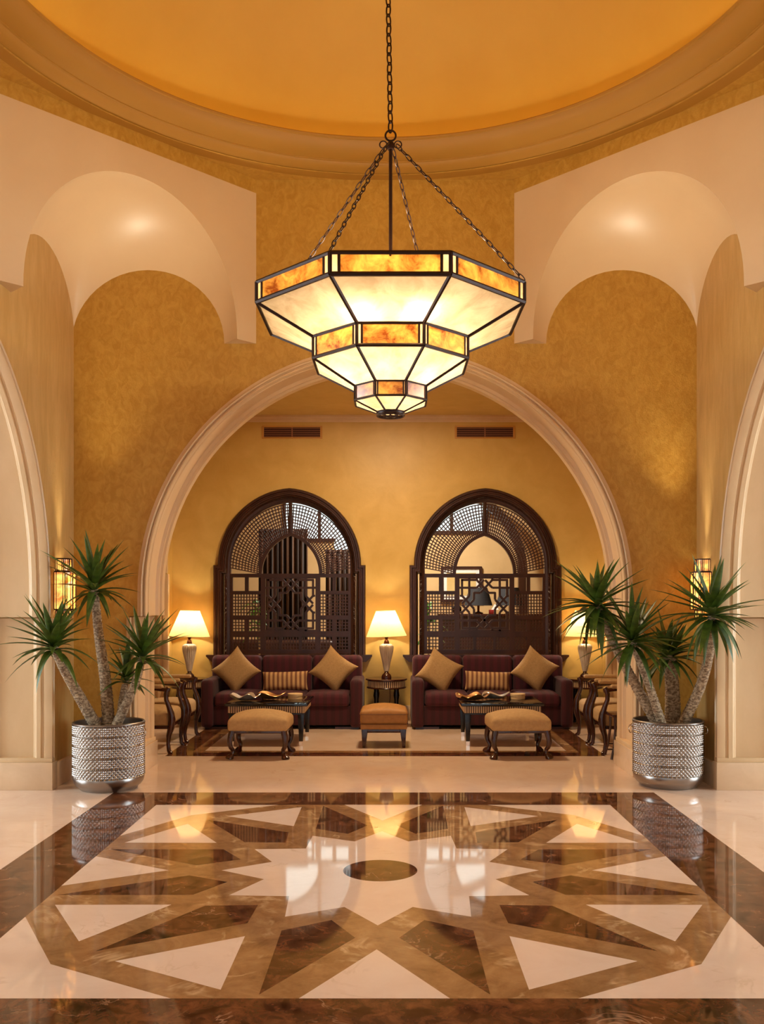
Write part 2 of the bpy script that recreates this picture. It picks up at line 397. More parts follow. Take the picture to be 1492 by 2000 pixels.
def liner_profile(th):
    p = [(.02,.085),(-.006,.085),(-.006,.062),(-.026,.056),(-.036,.045),(-.028,.034),(-.012,.030),(-.012,.022),(-.030,.014),(-.030,.003),(-.022,0),
         (.035,0),(.045,.016),(.062,.016),(.070,0),(.105,0),(.118,.020),(.135,.026),(.15,.052)]
    e = th-.15
    p += [(e,.052),(e+.02,.024),(e+.04,.020),(e+.05,0),(th-.0,0),(th-.01,.085)]
    return p
TRIM = [0]
def arch_trim(T, th, wj, ra, zc, zimp, zbase=.236, label=None, n=56):
    TRIM[0] += 1
    prof = liner_profile(th); k = len(prof)
    def sweep(path):
        vs = []
        for (px,pz,nx,nz) in path:
            for d,r in prof: vs.append(T(px+nx*r, d, pz+nz*r))
        fs = []
        for i in range(len(path)-1):
            for j in range(k):
                q = (j+1)%k; fs.append((i*k+j, i*k+q, (i+1)*k+q, (i+1)*k+j))
        fs += [tuple(range(k-1,-1,-1)), tuple((len(path)-1)*k+j for j in range(k))]
        return MB().add(vs, fs)
    path = [(-ra,zimp,-1,0)] + [(ra*math.cos(PI-PI*i/n), zc+ra*math.sin(PI-PI*i/n), math.cos(PI-PI*i/n), math.sin(PI-PI*i/n)) for i in range(n+1)] + [(ra,zimp,1,0)]
    root = sweep(path).build('trim_%d' % TRIM[0], 'stone', angle=28)
    struct(root, label)
    for sg in (-1,1):
        sweep([(sg*wj,zbase-.02,sg,0),(sg*wj,zimp-.012,sg,0)]).build('jamb', 'stone', root, angle=28)
        m = MB()
        a, b = sorted((sg*(wj-.028), sg*(wj+.09)))
        m.add([T(x,d,z) for x,d,z in ((a,-.042,0),(b,-.042,0),(b,th+.02,0),(a,th+.02,0),(a,-.042,zbase),(b,-.042,zbase),(b,th+.02,zbase),(a,th+.02,zbase))],
              [(0,3,2,1),(4,5,6,7),(0,1,5,4),(1,2,6,5),(2,3,7,6),(3,0,4,7)])
        m.build('plinth', 'plinth', root, bevel=.004)
        m = MB()
        a, b = sorted((sg*(wj-.014), sg*(wj+.06)))
        m.add([T(x,d,z) for x,d,z in ((a,-.034,zbase),(b,-.034,zbase),(b,th+.004,zbase),(a,th+.004,zbase),(a,-.034,zbase+.035),(b,-.034,zbase+.035),(b,th+.004,zbase+.035),(a,th+.004,zbase+.035))],
              [(0,3,2,1),(4,5,6,7),(0,1,5,4),(1,2,6,5),(2,3,7,6),(3,0,4,7)])
        m.build('column_foot', 'stone', root, bevel=.004)
    return root

ZW = ZRING+.02
arch_wall('wall_back', T_back, HX, TH, WJ, RA, ZC, ZIMP, ZW, 'ochre')
arch_wall('wall_left', T_left, HY, .60, WJ-.02, RA-.02, ZC, ZIMP, ZW, 'ochre_daylit')
arch_wall('wall_right', T_right, HY, .60, WJ-.02, RA-.02, ZC, ZIMP, ZW, 'ochre_daylit')
arch_wall('wall_front', T_front, HX, .60, WJ, RA, ZC, ZIMP, ZW, 'ochre')
arch_trim(T_back, TH, WJ, RA, ZC, ZIMP, label='cream moulded stone arch framing the sofa alcove')
arch_trim(T_left, .60, WJ-.02, RA-.02, ZC, ZIMP, label='cream moulded stone arch at the left edge behind the potted yucca')
arch_trim(T_right, .60, WJ-.02, RA-.02, ZC, ZIMP, label='cream moulded stone arch at the right edge behind the potted yucca')
arch_trim(T_front, .60, WJ, RA, ZC, ZIMP, label='cream moulded stone arch the picture is taken through')

def baseboard(name, T, s0, s1, d0=-.03, d1=.0, h=.215):
    m = MB(); m.add([T(s,d,z) for s,d,z in ((s0,d0,0),(s1,d0,0),(s1,d1,0),(s0,d1,0),(s0,d0,h),(s1,d0,h),(s1,d1,h),(s0,d1,h))],
                    [(0,3,2,1),(4,5,6,7),(0,1,5,4),(1,2,6,5),(2,3,7,6),(3,0,4,7)])
    struct(m.build(name, 'plinth', bevel=.004))
baseboard('baseboard_back_left', T_back, -HX, -WJ-.085); baseboard('baseboard_back_right', T_back, WJ+.085, HX)
baseboard('baseboard_left', T_left, WJ+.06, HY-.03); baseboard('baseboard_right', T_right, -HY+.03, -WJ-.06)

# ------------------------------------------------------------------ squinches under the dome
OCT = HX*math.tan(PI/8)           # half length of an octagon side
def squinch(name, sx, sy):
    """diagonal slab across one corner with an arched niche behind it"""
    kx, ky = sx*1.0, sy*1.0
    A = Vector((XC+kx*OCT, Y0+ky*HY, 0)); B = Vector((XC+kx*HX, Y0+ky*OCT*HY/HX, 0)); Cn = Vector((XC+kx*HX, Y0+ky*HY, 0))
    D = B-A; L = D.length; u = D.normalized()
    half, rise = L/2-.215, 1.15
    N = 48
    m = MB()
    F = []; Wl = []
    for i in range(N+1):
        a = PI*i/N
        sx_ = L/2-half*math.cos(a); zz = ZFOOT+rise*math.sin(a)**.92
        F.append(A+u*sx_+Vector((0,0,zz)))
        q = i/N
        if q <= .5: k = q/.5; W0, W1 = A, Cn
        else: k = (1-q)/.5; W0, W1 = B, Cn
        Lw = (W1-W0).length; phi = math.radians(167)*k
        f0 = .295/Lw
        ce = (1-math.cos(phi))/(1-math.cos(math.radians(167)))
        Wl.append(W0+(W1-W0)*(f0+(1-f0)*ce)+Vector((0,0,ZFOOT+.68*math.sin(phi))))
    # front slab
    for i in range(N):
        a, b = F[i], F[i+1]
        m.add([a, b, (b.x,b.y,ZOCT), (a.x,a.y,ZOCT)], [(0,1,2,3)])
    for E, P in ((A, F[0]), (B, F[N])):
        m.add([(E.x,E.y,ZFOOT), P, (P.x,P.y,ZOCT), (E.x,E.y,ZOCT)], [(0,1,2,3)])
    m.add([(A.x,A.y,ZFOOT), F[0], Wl[0]], [(0,1,2)]); m.add([(B.x,B.y,ZFOOT), F[N], Wl[N]], [(0,1,2)])
    o = m.build(name, 'cream', angle=20); struct(o)
    # niche shell
    m = MB(); V = 20; vs = []; fs = []
    ctr = Vector((XC+kx*(HX-.73), Y0+ky*(HY-.73), ZFOOT-.02))
    for i in range(N+1):
        for j in range(V+1):
            t = j/V
            a_, b_ = F[i]-ctr, Wl[i]-ctr
            d_ = a_.normalized().slerp(b_.normalized(), t)
            vs.append(ctr+d_*(a_.length*(1-t)+b_.length*t))
    for i in range(N):
        for j in range(V):
            fs.append((i*(V+1)+j,(i+1)*(V+1)+j,(i+1)*(V+1)+j+1,i*(V+1)+j+1))
    m.add(vs, fs).build('niche', 'cream', o, angle=60)
    # short drum face above the slab
    MB().add([(A.x,A.y,ZOCT),(B.x,B.y,ZOCT),(B.x,B.y,ZRING),(A.x,A.y,ZRING)], [(0,1,2,3)]).build('drum_face', 'ochre', o)
squinch('wall_squinch_back_left', -1, 1); squinch('wall_squinch_back_right', 1, 1)
squinch('wall_squinch_front_left', -1, -1); squinch('wall_squinch_front_right', 1, -1)

# soffit between octagon and ring
def oct_r(a):
    b = (a+PI/8) % (PI/4)-PI/8
    return HX/math.cos(b)
m = MB(); n = 96; vs = []; fs = []
for i in range(n):
    a = 2*PI*i/n
    r = oct_r(a); vs += [(XC+r*math.cos(a), Y0+r*math.sin(a)*HY/HX, ZRING), (XC+2.80*math.cos(a), Y0+2.80*math.sin(a), ZRING)]
for i in range(n): k = (i+1)%n; fs.append((2*i,2*k,2*k+1,2*i+1))
struct(m.add(vs, fs).build('ceiling_soffit', 'ochre'))
prof = [(2.93,ZRING-.001),(2.82,ZRING-.001),(2.81,ZRING+.004),(2.77,ZRING+.012),(2.73,ZRING+.026),(2.705,ZRING+.044),
        (2.70,ZRING+.052),(2.688,ZRING+.054),(2.686,ZRING+.062),(2.65,ZRING+.068),(2.60,ZRING+.084),(2.56,ZRING+.108),(2.53,ZRING+.14),(2.518,ZRING+.165),
        (2.505,ZRING+.17),(2.50,ZRING+.185),(2.51,ZRING+.195),(2.53,ZRING+.195),(2.55,ZRING+.15),(2.60,ZRING+.12),(2.86,ZRING+.12),(2.88,ZRING+.16)]
struct(MB().lathe(prof, 128, (XC,Y0,0)).build('trim_20', 'cornice', angle=25), 'round plaster cornice ring under the ochre dome')
dp = [(2.88*math.cos(t*PI/2/24), ZRING+.16+1.9*math.sin(t*PI/2/24)) for t in range(24)]+[(.001, ZRING+2.06)]
struct(MB().lathe(dp, 96, (XC,Y0,0)).build('ceiling', 'dome', angle=60), 'smooth ochre plaster dome above the cornice ring')
cv = MB().lathe([(2.70,.0),(2.712,.01),(2.70,.02),(2.688,.01),(2.70,.0)], 96, (XC,Y0,ZRING+.128)).build('cove_light', 'cove')
tag(cv, 'glowing light strip hidden behind the dome cornice ring', 'cove light')

# ------------------------------------------------------------------ floor and marble inlay
fl = MB().add([(-12,-6,0),(12,-6,0),(12,19,0),(-12,19,0)], [(0,1,2,3)]).build('floor', 'm_cream'); struct(fl)
PX, PY = -0.072, 5.55
def pol(r, deg): return (r*math.cos(math.radians(deg)), r*math.sin(math.radians(deg)))
def inlay(name, poly, mat, top):
    o = MB().prism([(x,y) for x,y in poly], -.004, top).build(name, mat, fl, angle=20)
    o.location = (PX, PY, 0); return o
S, BW = 1.80, 0.48
for k in range(4):     # dark border strips, mitred
    c, s_ = math.cos(k*PI/2), math.sin(k*PI/2)
    P4 = [(-S,-S),(S,-S),(S+BW,-S-BW),(-S-BW,-S-BW)]
    g = .0012
    P4 = [(-S+g,-S),(S-g,-S),(S+BW-g,-S-BW),(-S-BW+g,-S-BW)]
    inlay('border_strip', [(x*c-y*s_, x*s_+y*c) for x,y in P4], 'm_dark', .0006)
def clip_sector(k):
    """tan frame of one rosette cell: star edge inside, twelve-sided edge clipped by the square outside"""
    a0 = 30*k
    pts = [pol(.95,a0), pol(.695,a0+15), pol(.95,a0+30)]
    outer = []
    Rv = 1.97/math.cos(math.radians(15))
    poly = [pol(1.97, a0), pol(Rv, a0+15), pol(1.97, a0+30)]
    res = []
    def inside(p, ax, sg): return sg*p[ax] <= S+1e-9
    P = [(0.0,0.0)] + poly   # convex helper
    for ax in (0,1):
        for sg in (-1,1):
            Q = []
            for i in range(len(P)):
                a, b = P[i], P[(i+1)%len(P)]
                ia, ib = inside(a,ax,sg), inside(b,ax,sg)
                if ia: Q.append(a)
                if ia != ib:
                    t = (sg*S-a[ax])/(b[ax]-a[ax]); Q.append((a[0]+(b[0]-a[0])*t, a[1]+(b[1]-a[1])*t))
            P = Q
    # rotate so that the inner helper point comes first, replace it by the star edge
    i0 = min(range(len(P)), key=lambda i: math.hypot(*P[i])); P = P[i0:]+P[:i0]
    return [pts[2],pts[1],pts[0]]+P[1:]
star = []
for k in range(12): star += [pol(.95,30*k), pol(.695,30*k+15)]
inlay('star_field', star, 'm_cream', .0004)
for k in range(12): inlay('band', clip_sector(k), 'm_tan', .0005)
for k in range(12):
    a = 30*k+15
    inlay('kite', [pol(.905,a), pol(1.125,a+9.6), pol(1.825,a), pol(1.125,a-9.6)], 'm_dark', .0010)
for k in range(12):
    a = 30*k; t = [pol(1.27,a), pol(1.83,a+9.6), pol(1.83,a-9.6)]
    t = [(max(-S,min(S,x)), max(-S,min(S,y))) for x,y in t]
    inlay('triangle', t, 'm_cream', .0010)
inlay('medallion', [pol(.222, 360*i/64) for i in range(64)], 'm_dark', .0008)
# seating area border
AX, AY0, AY1, AH = -.072, 9.69, 12.30, 2.305
def strip_ring(name, h0, h1, y0, y1, dw, mat, top):
    """four mitred strips between rectangle (h0,y0..y1) and the one dw inside"""
    o4 = [(-h0,y0),(h0,y0),(h0,y1),(-h0,y1)]; i4 = [(-h0+dw,y0+dw),(h0-dw,y0+dw),(h0-dw,y1-dw),(-h0+dw,y1-dw)]
    for k in range(4):
        q = (k+1)%4
        o = MB().prism([(AX+x,y) for x,y in (o4[k],o4[q],i4[q],i4[k])], -.004, top).build(name, mat, fl)
strip_ring('rug_border_strip', AH, 0, AY0, AY1, .23, 'm_dark', .0006)
strip_ring('rug_inner_strip', AH-.23, 0, AY0+.23, AY1-.23, .12, 'm_tan', .0006)

# ------------------------------------------------------------------ alcove shell
AXH = 2.95
YM, AHY = (YA+YW)/2, (YW-YA)/2
def T_al(s,d,z): return (XC-AXH-d, YM+s, z)
def T_ar(s,d,z): return (XC+AXH+d, YM-s, z)
arch_wall('wall_alcove_left', T_al, AHY, .40, 1.37, 1.29, 2.15, 2.0, 4.2, 'alcove')
arch_wall('wall_alcove_right', T_ar, AHY, .40, 1.37, 1.29, 2.15, 2.0, 4.2, 'alcove')
arch_trim(T_al, .40, 1.37, 1.29, 2.15, 2.0, label='narrow stone arch on the left side of the sofa alcove')
arch_trim(T_ar, .40, 1.37, 1.29, 2.15, 2.0, label='narrow stone arch on the right side of the sofa alcove')
struct(MB().box(-7,7,YA,YW+.02,4.17,4.25).build('ceiling_alcove', 'alcove'))
WXS = [XC-1.34, XC+1.34]         # window centres
ZSH, ZAP = 2.12, 3.172           # shoulder and apex of the window frame
def parch(w, rise, zs, n, sg=None):
    """pointed arch from (-w,zs) over (0,zs+rise) to (w,zs)"""
    c = (rise*rise-w*w)/(2*w); r = c+w
    a1 = math.atan2(rise, -c) if c > 0 else math.atan2(rise, -c)
    L = []
    for i in range(n+1):
        a = PI+(a1-PI)*i/n; L.append((c+r*math.cos(a), zs+r*math.sin(a)))
    return L+[(-x,z) for x,z in L[-2::-1]]
def wall_windows():
    m = MB(); x0, x1, zt = XC-AXH, XC+AXH, 4.2
    def quad(xa, xb, za0, zb0, zt0):
        m.add([(x,y,z) for y in (YW,YW+.25) for x,z in ((xa,za0),(xb,zb0),(xb,zt0),(xa,zt0))], [(0,1,2,3),(7,6,5,4),(0,4,5,1),(3,2,6,7)])
    xs = [x0]
    for wx in WXS:
        L = parch(.93, 1.00, ZSH, 16)
        quad(xs[-1], wx-.99, 0, 0, zt)
        quad(wx-.99, wx-.93, ZSH, ZSH, zt); quad(wx-.99, wx+.99, 0, 0, .88)
        for i in range(len(L)-1): quad(wx+L[i][0], wx+L[i+1][0], L[i][1], L[i+1][1], zt)
        quad(wx+.93, wx+.99, ZSH, ZSH, zt)
        xs.append(wx+.99)
    quad(xs[-1], x1, 0, 0, zt)
    struct(m.build('wall_alcove_back', 'alcove'))
wall_windows()
struct(MB().box(XC-AXH,XC+AXH,YW-.012,YW,4.08,4.12).box(XC-AXH,XC+AXH,YW-.03,YW,4.11,4.135).box(XC-AXH,XC+AXH,YW-.05,YW,4.13,4.17).build('trim_21', 'stone', bevel=.003), 'thin cornice along the top of the alcove rear wall')
for nm, xa, xb in (('baseboard_alcove_left', XC-AXH, WXS[0]-1.0), ('baseboard_alcove_middle', XC-1.3, XC+1.3), ('baseboard_alcove_right', WXS[1]+1.0, XC+AXH)):
    struct(MB().box(xa,xb,YW-.025,YW,0,.2).build(nm, 'plinth', bevel=.004))

# ------------------------------------------------------------------ mashrabiya windows
def sweep_frame(m, path, prof):
    """path: list of (x,z) ; prof: list of (inset, y)"""
    n = len(path); rows = []
    for i, (x,z) in enumerate(path):
        p = Vector((x,z)); a = Vector(path[max(i-1,0)]); b = Vector(path[min(i+1,n-1)])
        d1 = (p-a).normalized() if i > 0 else (b-p).normalized(); d2 = (b-p).normalized() if i < n-1 else d1
        n1 = Vector((d1.y,-d1.x)); n2 = Vector((d2.y,-d2.x)); nn = (n1+n2)
        nn = nn.normalized() if nn.length > 1e-6 else n1
        k = 1/max(.45, nn.dot(n1))
        rows.append([(x+nn.x*t*k, y, z+nn.y*t*k) for t,y in prof])
    k = len(prof); vs = [p for r in rows for p in r]; fs = []
    for i in range(n-1):
        for j in range(k): q = (j+1)%k; fs.append((i*k+j,i*k+q,(i+1)*k+q,(i+1)*k+j))
    fs += [tuple(range(k)), tuple((n-1)*k+j for j in range(k))]
    m.add(vs, fs)
def grid(m, x0, x1, z0, z1, y, pitch=.041, bw=.014, bt=.018):
    nx = max(2, round((x1-x0)/pitch)); nz = max(2, round((z1-z0)/pitch))
    for i in range(nx+1): x = x0+(x1-x0)*i/nx; m.box(x-bw/2,x+bw/2,y,y+bt,z0,z1)
    for i in range(nz+1): z = z0+(z1-z0)*i/nz; m.box(x0,x1,y+.002,y+bt-.002,z-bw/2,z+bw/2)
def px2(dx, y): return dx*.007017, 1.6+(1178-y)*.007017
def window(idx, wx):
    m = MB()
    sh = parch(.98, ZAP-ZSH, ZSH, 18)
    path = [(-1.04,.86),(-1.04,ZSH)]+[(-.98,ZSH)]+sh[1:-1]+[(.98,ZSH),(1.04,ZSH),(1.04,.86)]
    yf = -.06
    prof = [(0,0.0),(0,yf+.02),(.012,yf),(.035,yf),(.045,yf+.018),(.06,yf+.018),(.068,yf+.006),(.085,yf+.006),(.095,yf+.03),(.105,yf+.035),(.12,.05),(.12,.12),(.05,.12),(.05,0.0)]
    sweep_frame(m, path, prof)
    root = m.build('window_%d' % idx, 'wood', angle=30)
    root.location = (wx, YW, 0); tag(root, kind='structure')
    root['label'] = ('left' if idx == 1 else 'right')+' dark pointed-arch lattice window behind the sofa'
    # inner frame set back, with a rope moulding
    m = MB(); ip = [(-.90,.88),(-.90,ZSH)]+parch(.90,.955,ZSH,18)[1:-1]+[(.90,ZSH),(.90,.88)]
    sweep_frame(m, ip, [(0,.03),(.018,.03),(.03,.06),(.065,.07),(.065,.17),(0,.17)])
    m.build('inner_frame', 'wood', root, angle=30)
    m = MB(); pts = [(-.885,.03,.9+i*.02) for i in range(int((ZSH-.9)/.02))]+[(x,.03,z) for x,z in parch(.885,.94,ZSH,40)]+[(.885,.03,ZSH-i*.02) for i in range(int((ZSH-.9)/.02))]
    # evenly spaced twist
    P = [Vector(p) for p in pts]; acc = 0
    for ph in (0, PI):
        L = []; acc = 0
        for i, p in enumerate(P):
            if i: acc += (p-P[i-1]).length
            w = acc/.055*2*PI+ph
            L.append((p.x+.009*math.cos(w)*(1 if abs(p.x) > .4 else .5), p.y+.009*math.sin(w), p.z+.009*math.cos(w)*(0 if abs(p.x) > .8 else .8)))
        m.tube(L, .010, 6)
    m.build('rope_moulding', 'lattice', root)
    # rails and stiles
    yl, bt = .10, .035
    RL = .835
    m = MB(); R = lambda xa,xb,za,zb: m.box(xa,xb,yl-.012+(.003 if zb-za > xb-xa else 0),yl+bt+.01-(.003 if zb-za > xb-xa else 0),za,zb)
    R(-RL,RL,1.955,2.007)                                  # main rail
    zs = lambda y: 1.6+(1178-y)*.007017
    R(-RL,-.35,zs(1160),zs(1154)); R(.35,RL,zs(1160),zs(1154))
    R(-RL,-.35,zs(1210),zs(1203)); R(.35,RL,zs(1210),zs(1203))
    R(-RL,RL,zs(1244),zs(1234)); R(-RL,RL,.90,zs(1270))
    for sg in (-1,1):
        R(*sorted((sg*.345,sg*.41)), .90, 1.955)
        R(*sorted((sg*.58,sg*.63)), zs(1160), 1.955); R(*sorted((sg*.58,sg*.63)), .90, zs(1210))
        R(*sorted((sg*.80,sg*.84)), .90, 2.007)
    R(-.155,-.12,.95,zs(1244)); R(.12,.155,.95,zs(1244))
    m.build('rails', 'wood', root)
    # lattice panels
    pan = []
    for sg in (-1,1):
        pan += [(sg,.41,.80,zs(1203),zs(1160)), (sg,.41,.58,zs(1234),zs(1210)), (sg,.63,.80,zs(1234),zs(1210)), (sg,.41,.58,zs(1270),zs(1244)), (sg,.63,.80,zs(1270),zs(1244)), (sg,.155,.345,zs(1270),zs(1244))]
    for sg,a,b,za,zb in pan:
        m = MB(); xa,xb = sorted((sg*a,sg*b)); grid(m, xa, xb, za, zb, yl)
        tag(m.build('lattice_panel', 'lattice', root, angle=20), kind='stuff')
    m = MB(); grid(m, -.12, .12, zs(1270), zs(1244), yl); tag(m.build('lattice_panel', 'lattice', root, angle=20), kind='stuff')
    # fan lattice between outer and inner pointed arch
    nI, nR = 30, 10
    inner = parch(.42,.545,2.007,nI); outer = parch(.84,.875,ZSH-.03,nI)
    for half in (0,1):
        m = MB(); rngs = range(0,nI+1) if half == 0 else range(nI,2*nI+1)
        oo = []
        for i in rngs:
            a = Vector((inner[i][0],yl+.01,inner[i][1])); b = Vector((outer[i][0],yl+.01,outer[i][1])); oo.append((a,b)); m.bar(a,b,.014,.018)
        for k in range(nR+1):
            for i in range(len(oo)-1):
                p = oo[i][0].lerp(oo[i][1],k/nR); q = oo[i+1][0].lerp(oo[i+1][1],k/nR); m.bar(p,q,.014,.015)
        # lattice below the spring of the outer arch
        e = -1 if half == 0 else 1
        tag(m.build('fan_lattice', 'lattice', root, angle=20), kind='stuff')
    m = MB(); sweep_frame(m, parch(.44,.575,2.0,24), [(0,yl-.02),(.045,yl-.02),(.045,yl+.05),(0,yl+.05)]); m.build('inner_arch', 'wood', root, angle=25)
    m = MB(); m.box(-.026,.026,yl-.015,yl+.045,2.54,3.02); m.build('mullion', 'wood', root, bevel=.004)
    m = MB(); sweep_frame(m, [(-.86,2.0),(-.86,ZSH)]+parch(.86,.905,ZSH,20)[1:-1]+[(.86,ZSH),(.86,2.0)], [(0,yl-.02),(.035,yl-.02),(.035,yl+.05),(0,yl+.05)]); m.build('outer_arch', 'wood', root, angle=25)
    # geometric fretwork panel
    cx, cz, hx, hz = 0.0, (zs(1127)+zs(1233))/2, .345, (zs(1127)-zs(1233))/2
    base = [((-.93,-.90),(-.31,-.90)),((-.31,-.90),(.17,-.42)),((.17,-.42),(.44,-.42)),((.02,-.90),(.31,-.61)),((.31,-.61),(1.0,-.61)),((-.31,-.90),(-.31,-.98))]
    segs = set()
    for (a,b) in base:
        for fx in (1,-1):
            for fz in (1,-1):
                for sw in (0,1):
                    t = []
                    for p in (a,b):
                        x,z = p[0]*fx,p[1]*fz
                        if sw: x,z = z,x
                        t.append((round(x,3),round(z,3)))
                    segs.add(tuple(sorted(t)))
    m = MB()
    for i,(a,b) in enumerate(sorted(segs)):
        m.bar((cx+a[0]*hx,yl+.012+.0006*(i%5),cz+a[1]*hz),(cx+b[0]*hx,yl+.012+.0006*(i%5),cz+b[1]*hz),.030,.036)
    m.box(-hx,hx,yl-.006,yl+.04,cz+hz*.95,cz+hz*1.02); m.box(-hx,hx,yl-.006,yl+.04,cz-hz*1.02,cz-hz*.95)
    m.build('fretwork', 'wood', root, angle=20)
    # projecting sill with a cornice end
    m = MB(); m.add([(x,y,z) for y in (-.10,.02) for x,z in ((-1.05,.80),(1.05,.80),(1.13,.875),(1.13,.895),(-1.13,.895),(-1.13,.875))],
                    [(0,1,2,3,4,5),(11,10,9,8,7,6)]+[(i,i+6,(i+1)%6+6,(i+1)%6) for i in range(6)])
    m.build('sill', 'wood', root)
window(1, WXS[0]); window(2, WXS[1])

# ------------------------------------------------------------------ rear room seen through the lattice
RY = 17.2
struct(MB().box(-7,7,RY,RY+.1,0,2.40).box(-2.0,-1.08,RY,RY+.1,2.40,2.78).box(-.2,1.75,RY,RY+.1,2.40,2.92).box(-7,-2.0,RY,RY+.1,2.40,4.4).box(1.75,7,RY,RY+.1,2.40,4.4).box(-7,7,RY,RY+.1,4.2,4.4).build('wall_rear_room', 'backwall'))
struct(MB().box(-7.1,-7,YA,RY,0,4.4).build('wall_rear_left','backwall')); struct(MB().box(7,7.1,YA,RY,0,4.4).build('wall_rear_right','backwall'))
struct(MB().box(-7,7,YW+.25,RY+.1,4.3,4.4).build('ceiling_rear_room', 'backwall'))
struct(MB().box(-11.6,-11.5,-6,YA,0,4.4).build('wall_hall_left', 'hallwall')); struct(MB().box(11.5,11.6,-6,YA,0,4.4).build('wall_hall_right', 'hallwall'))
struct(MB().box(-11.6,XC-HX-.6,Y0-HY-.55,YA,4.3,4.4).build('ceiling_hall_left', 'hallwall')); struct(MB().box(XC+HX+.6,11.6,Y0-HY-.55,YA,4.3,4.4).build('ceiling_hall_right', 'hallwall'))
struct(MB().box(-11.6,11.6,-6,Y0-HY-.55,4.3,4.4).build('ceiling_hall_front','hallwall'))
struct(MB().box(-11.6,XC-HX-.2,YA-.3,YA,0,4.4).build('wall_hall_left_end', 'hallwall')); struct(MB().box(XC+HX+.2,11.6,YA-.3,YA,0,4.4).build('wall_hall_right_end', 'hallwall'))
for k_, sx_, lb_ in ((4,-1,'added glowing window, out of view, in the hall beyond the left arch'),(5,1,'added glowing window, out of view, in the hall beyond the right arch')):  # glowing panes added out of view to light the side walls
    struct(MB().box(*sorted((sx_*11.45,sx_*11.49)),3.6,7.8,.5,3.9).build('window_%d' % k_,'side_fill_pane'),lb_)
    m = MB()
    for y in (3.6,5.0,6.4,7.8): m.box(*sorted((sx_*11.4,sx_*11.49)),y-.05,y+.05,.45,3.95)
    for z in (.5,2.2,3.9): m.box(*sorted((sx_*11.4,sx_*11.49)),3.5,7.9,z-.04,z+.04)
    m.build('window_bars','wood',bpy.data.objects['window_%d' % k_])
w3 = MB(); w3.box(-2.0,1.75,RY+.05,RY+.06,2.40,4.2)
wo = w3.build('window_3', 'daypane'); struct(wo, 'bright daylit high window in the room behind the lattice')
m = MB()
for x in (-2.0,-1.35,-.7,-.1,.5,1.1,1.75): m.box(x-.03,x+.03,RY-.03,RY+.05,2.9 if x > -.3 else (2.4 if x > -1.1 else 2.78),4.2)
m.box(-1.1,-.17,RY-.04,RY+.05,2.36,2.42); m.box(-2.03,-1.05,RY-.04,RY+.05,2.74,2.80); m.box(-.2,1.78,RY-.04,RY+.05,2.88,2.94); m.build('window_bars', 'wood', wo)
m = MB(); pts = [(1.0+1.35*math.cos(a),2.15+1.45*math.sin(a)) for a in [i*PI/2/20 for i in range(21)]]
for a,b in zip(pts,pts[1:]): m.bar((a[0],RY-.5,a[1]),(b[0],RY-.5,b[1]),.16,.12)
m.box(2.27,2.43,RY-.56,RY-.44,0,2.2); struct(m.build('trim_22', 'wood'), 'dark wooden arch rib in the room behind the right window')
def curtain(x0, x1, y, h, label):
    m = MB(); n = 90; vs = []; fs = []
    for i in range(n+1):
        x = x0+(x1-x0)*i/n; d = .05*math.sin(i/n*(x1-x0)/.085*2*PI)+.015*math.sin(i*1.7)
        vs += [(x-x0,d,0),(x-x0,d*.8,1.6),(x-x0,d*.6,h)]
    for i in range(n):
        for j in range(2): fs.append((i*3+j,(i+1)*3+j,(i+1)*3+j+1,i*3+j+1))
    o = m.add(vs, fs).build('curtain', 'curtain', angle=70); o.location = (x0,y,0.0)
    sd = o.modifiers.new('thickness','SOLIDIFY'); sd.thickness = .008
    tag(o, label, 'curtain', 'curtains in the room behind the lattice')
curtain(-2.25,-1.42,15.6,2.85,'wide brown striped curtain seen through the open arch of the left window')
curtain(-1.12,-.55,15.6,2.5,'narrow brown striped curtain seen at the right side of the left window')
t = thing('framed_picture', (1.28,RY-.02,1.95), 'dark framed cream print on the wall behind the right window', 'picture')
m = MB(); m.box(-.34,.34,-.02,.0,-.28,.28); m.build('mount','mat',t)
m = MB(); m.box(-.27,.27,-.024,-.02,-.21,.21); m.build('print','picture',t)
m = MB()
for a in ((-.38,.38,-.04,.01,.28,.33),(-.38,.38,-.04,.01,-.33,-.28),(-.38,-.33,-.04,.01,-.28,.28),(.33,.38,-.04,.01,-.28,.28)): m.box(*a)
m.build('frame','wood',t)
# furniture of the rear room
def far_sofa(x, y, w, label, mat):
    t = thing('sofa', (x,y,0), label, 'sofa')
    MB().soft(-w/2,w/2,.0,.75,.08,.48,.05).build('seat',mat,t); MB().soft(-w/2,w/2,-.22,.06,.08,1.02,.07).build('backrest',mat,t)
    for sg in (-1,1): MB().soft(sg*(w/2+.06)-.09,sg*(w/2+.06)+.09,-.2,.75,.05,.66,.05).build('arm',mat,t)
far_sofa(-1.75,14.6,1.7,'dark brown sofa back seen through the left window fretwork','wood')
t = thing('sideboard', (1.9,15.4,0), 'dark wooden sideboard seen through the right window fretwork', 'sideboard')
MB().box(-1.1,1.1,0,.5,.08,1.38).build('body','wood',t,bevel=.01); MB().box(-1.15,1.15,-.03,.53,1.38,1.42).build('top','mahog',t,bevel=.005)
for x in (-1.02,1.02): MB().box(x-.05,x+.05,.05,.45,0,.08).build('foot','wood',t)
def far_lamp(x, label):
    t = thing('shaded_lamp', (x,15.6,1.42), label, 'lamp', 'dark lamps on the rear sideboard')
    MB().lathe([(.001,0),(.08,0),(.08,.02),(.02,.04),(.02,.16),(.001,.16)],20).build('base','brass',t); MB().lathe([(.24,.14),(.15,.44)],28).build('shade','darkcloth',t)
far_lamp(1.45,'dark lampshade on the rear sideboard near the framed print'); far_lamp(1.98,'dark lampshade on the rear sideboard farther from the print')
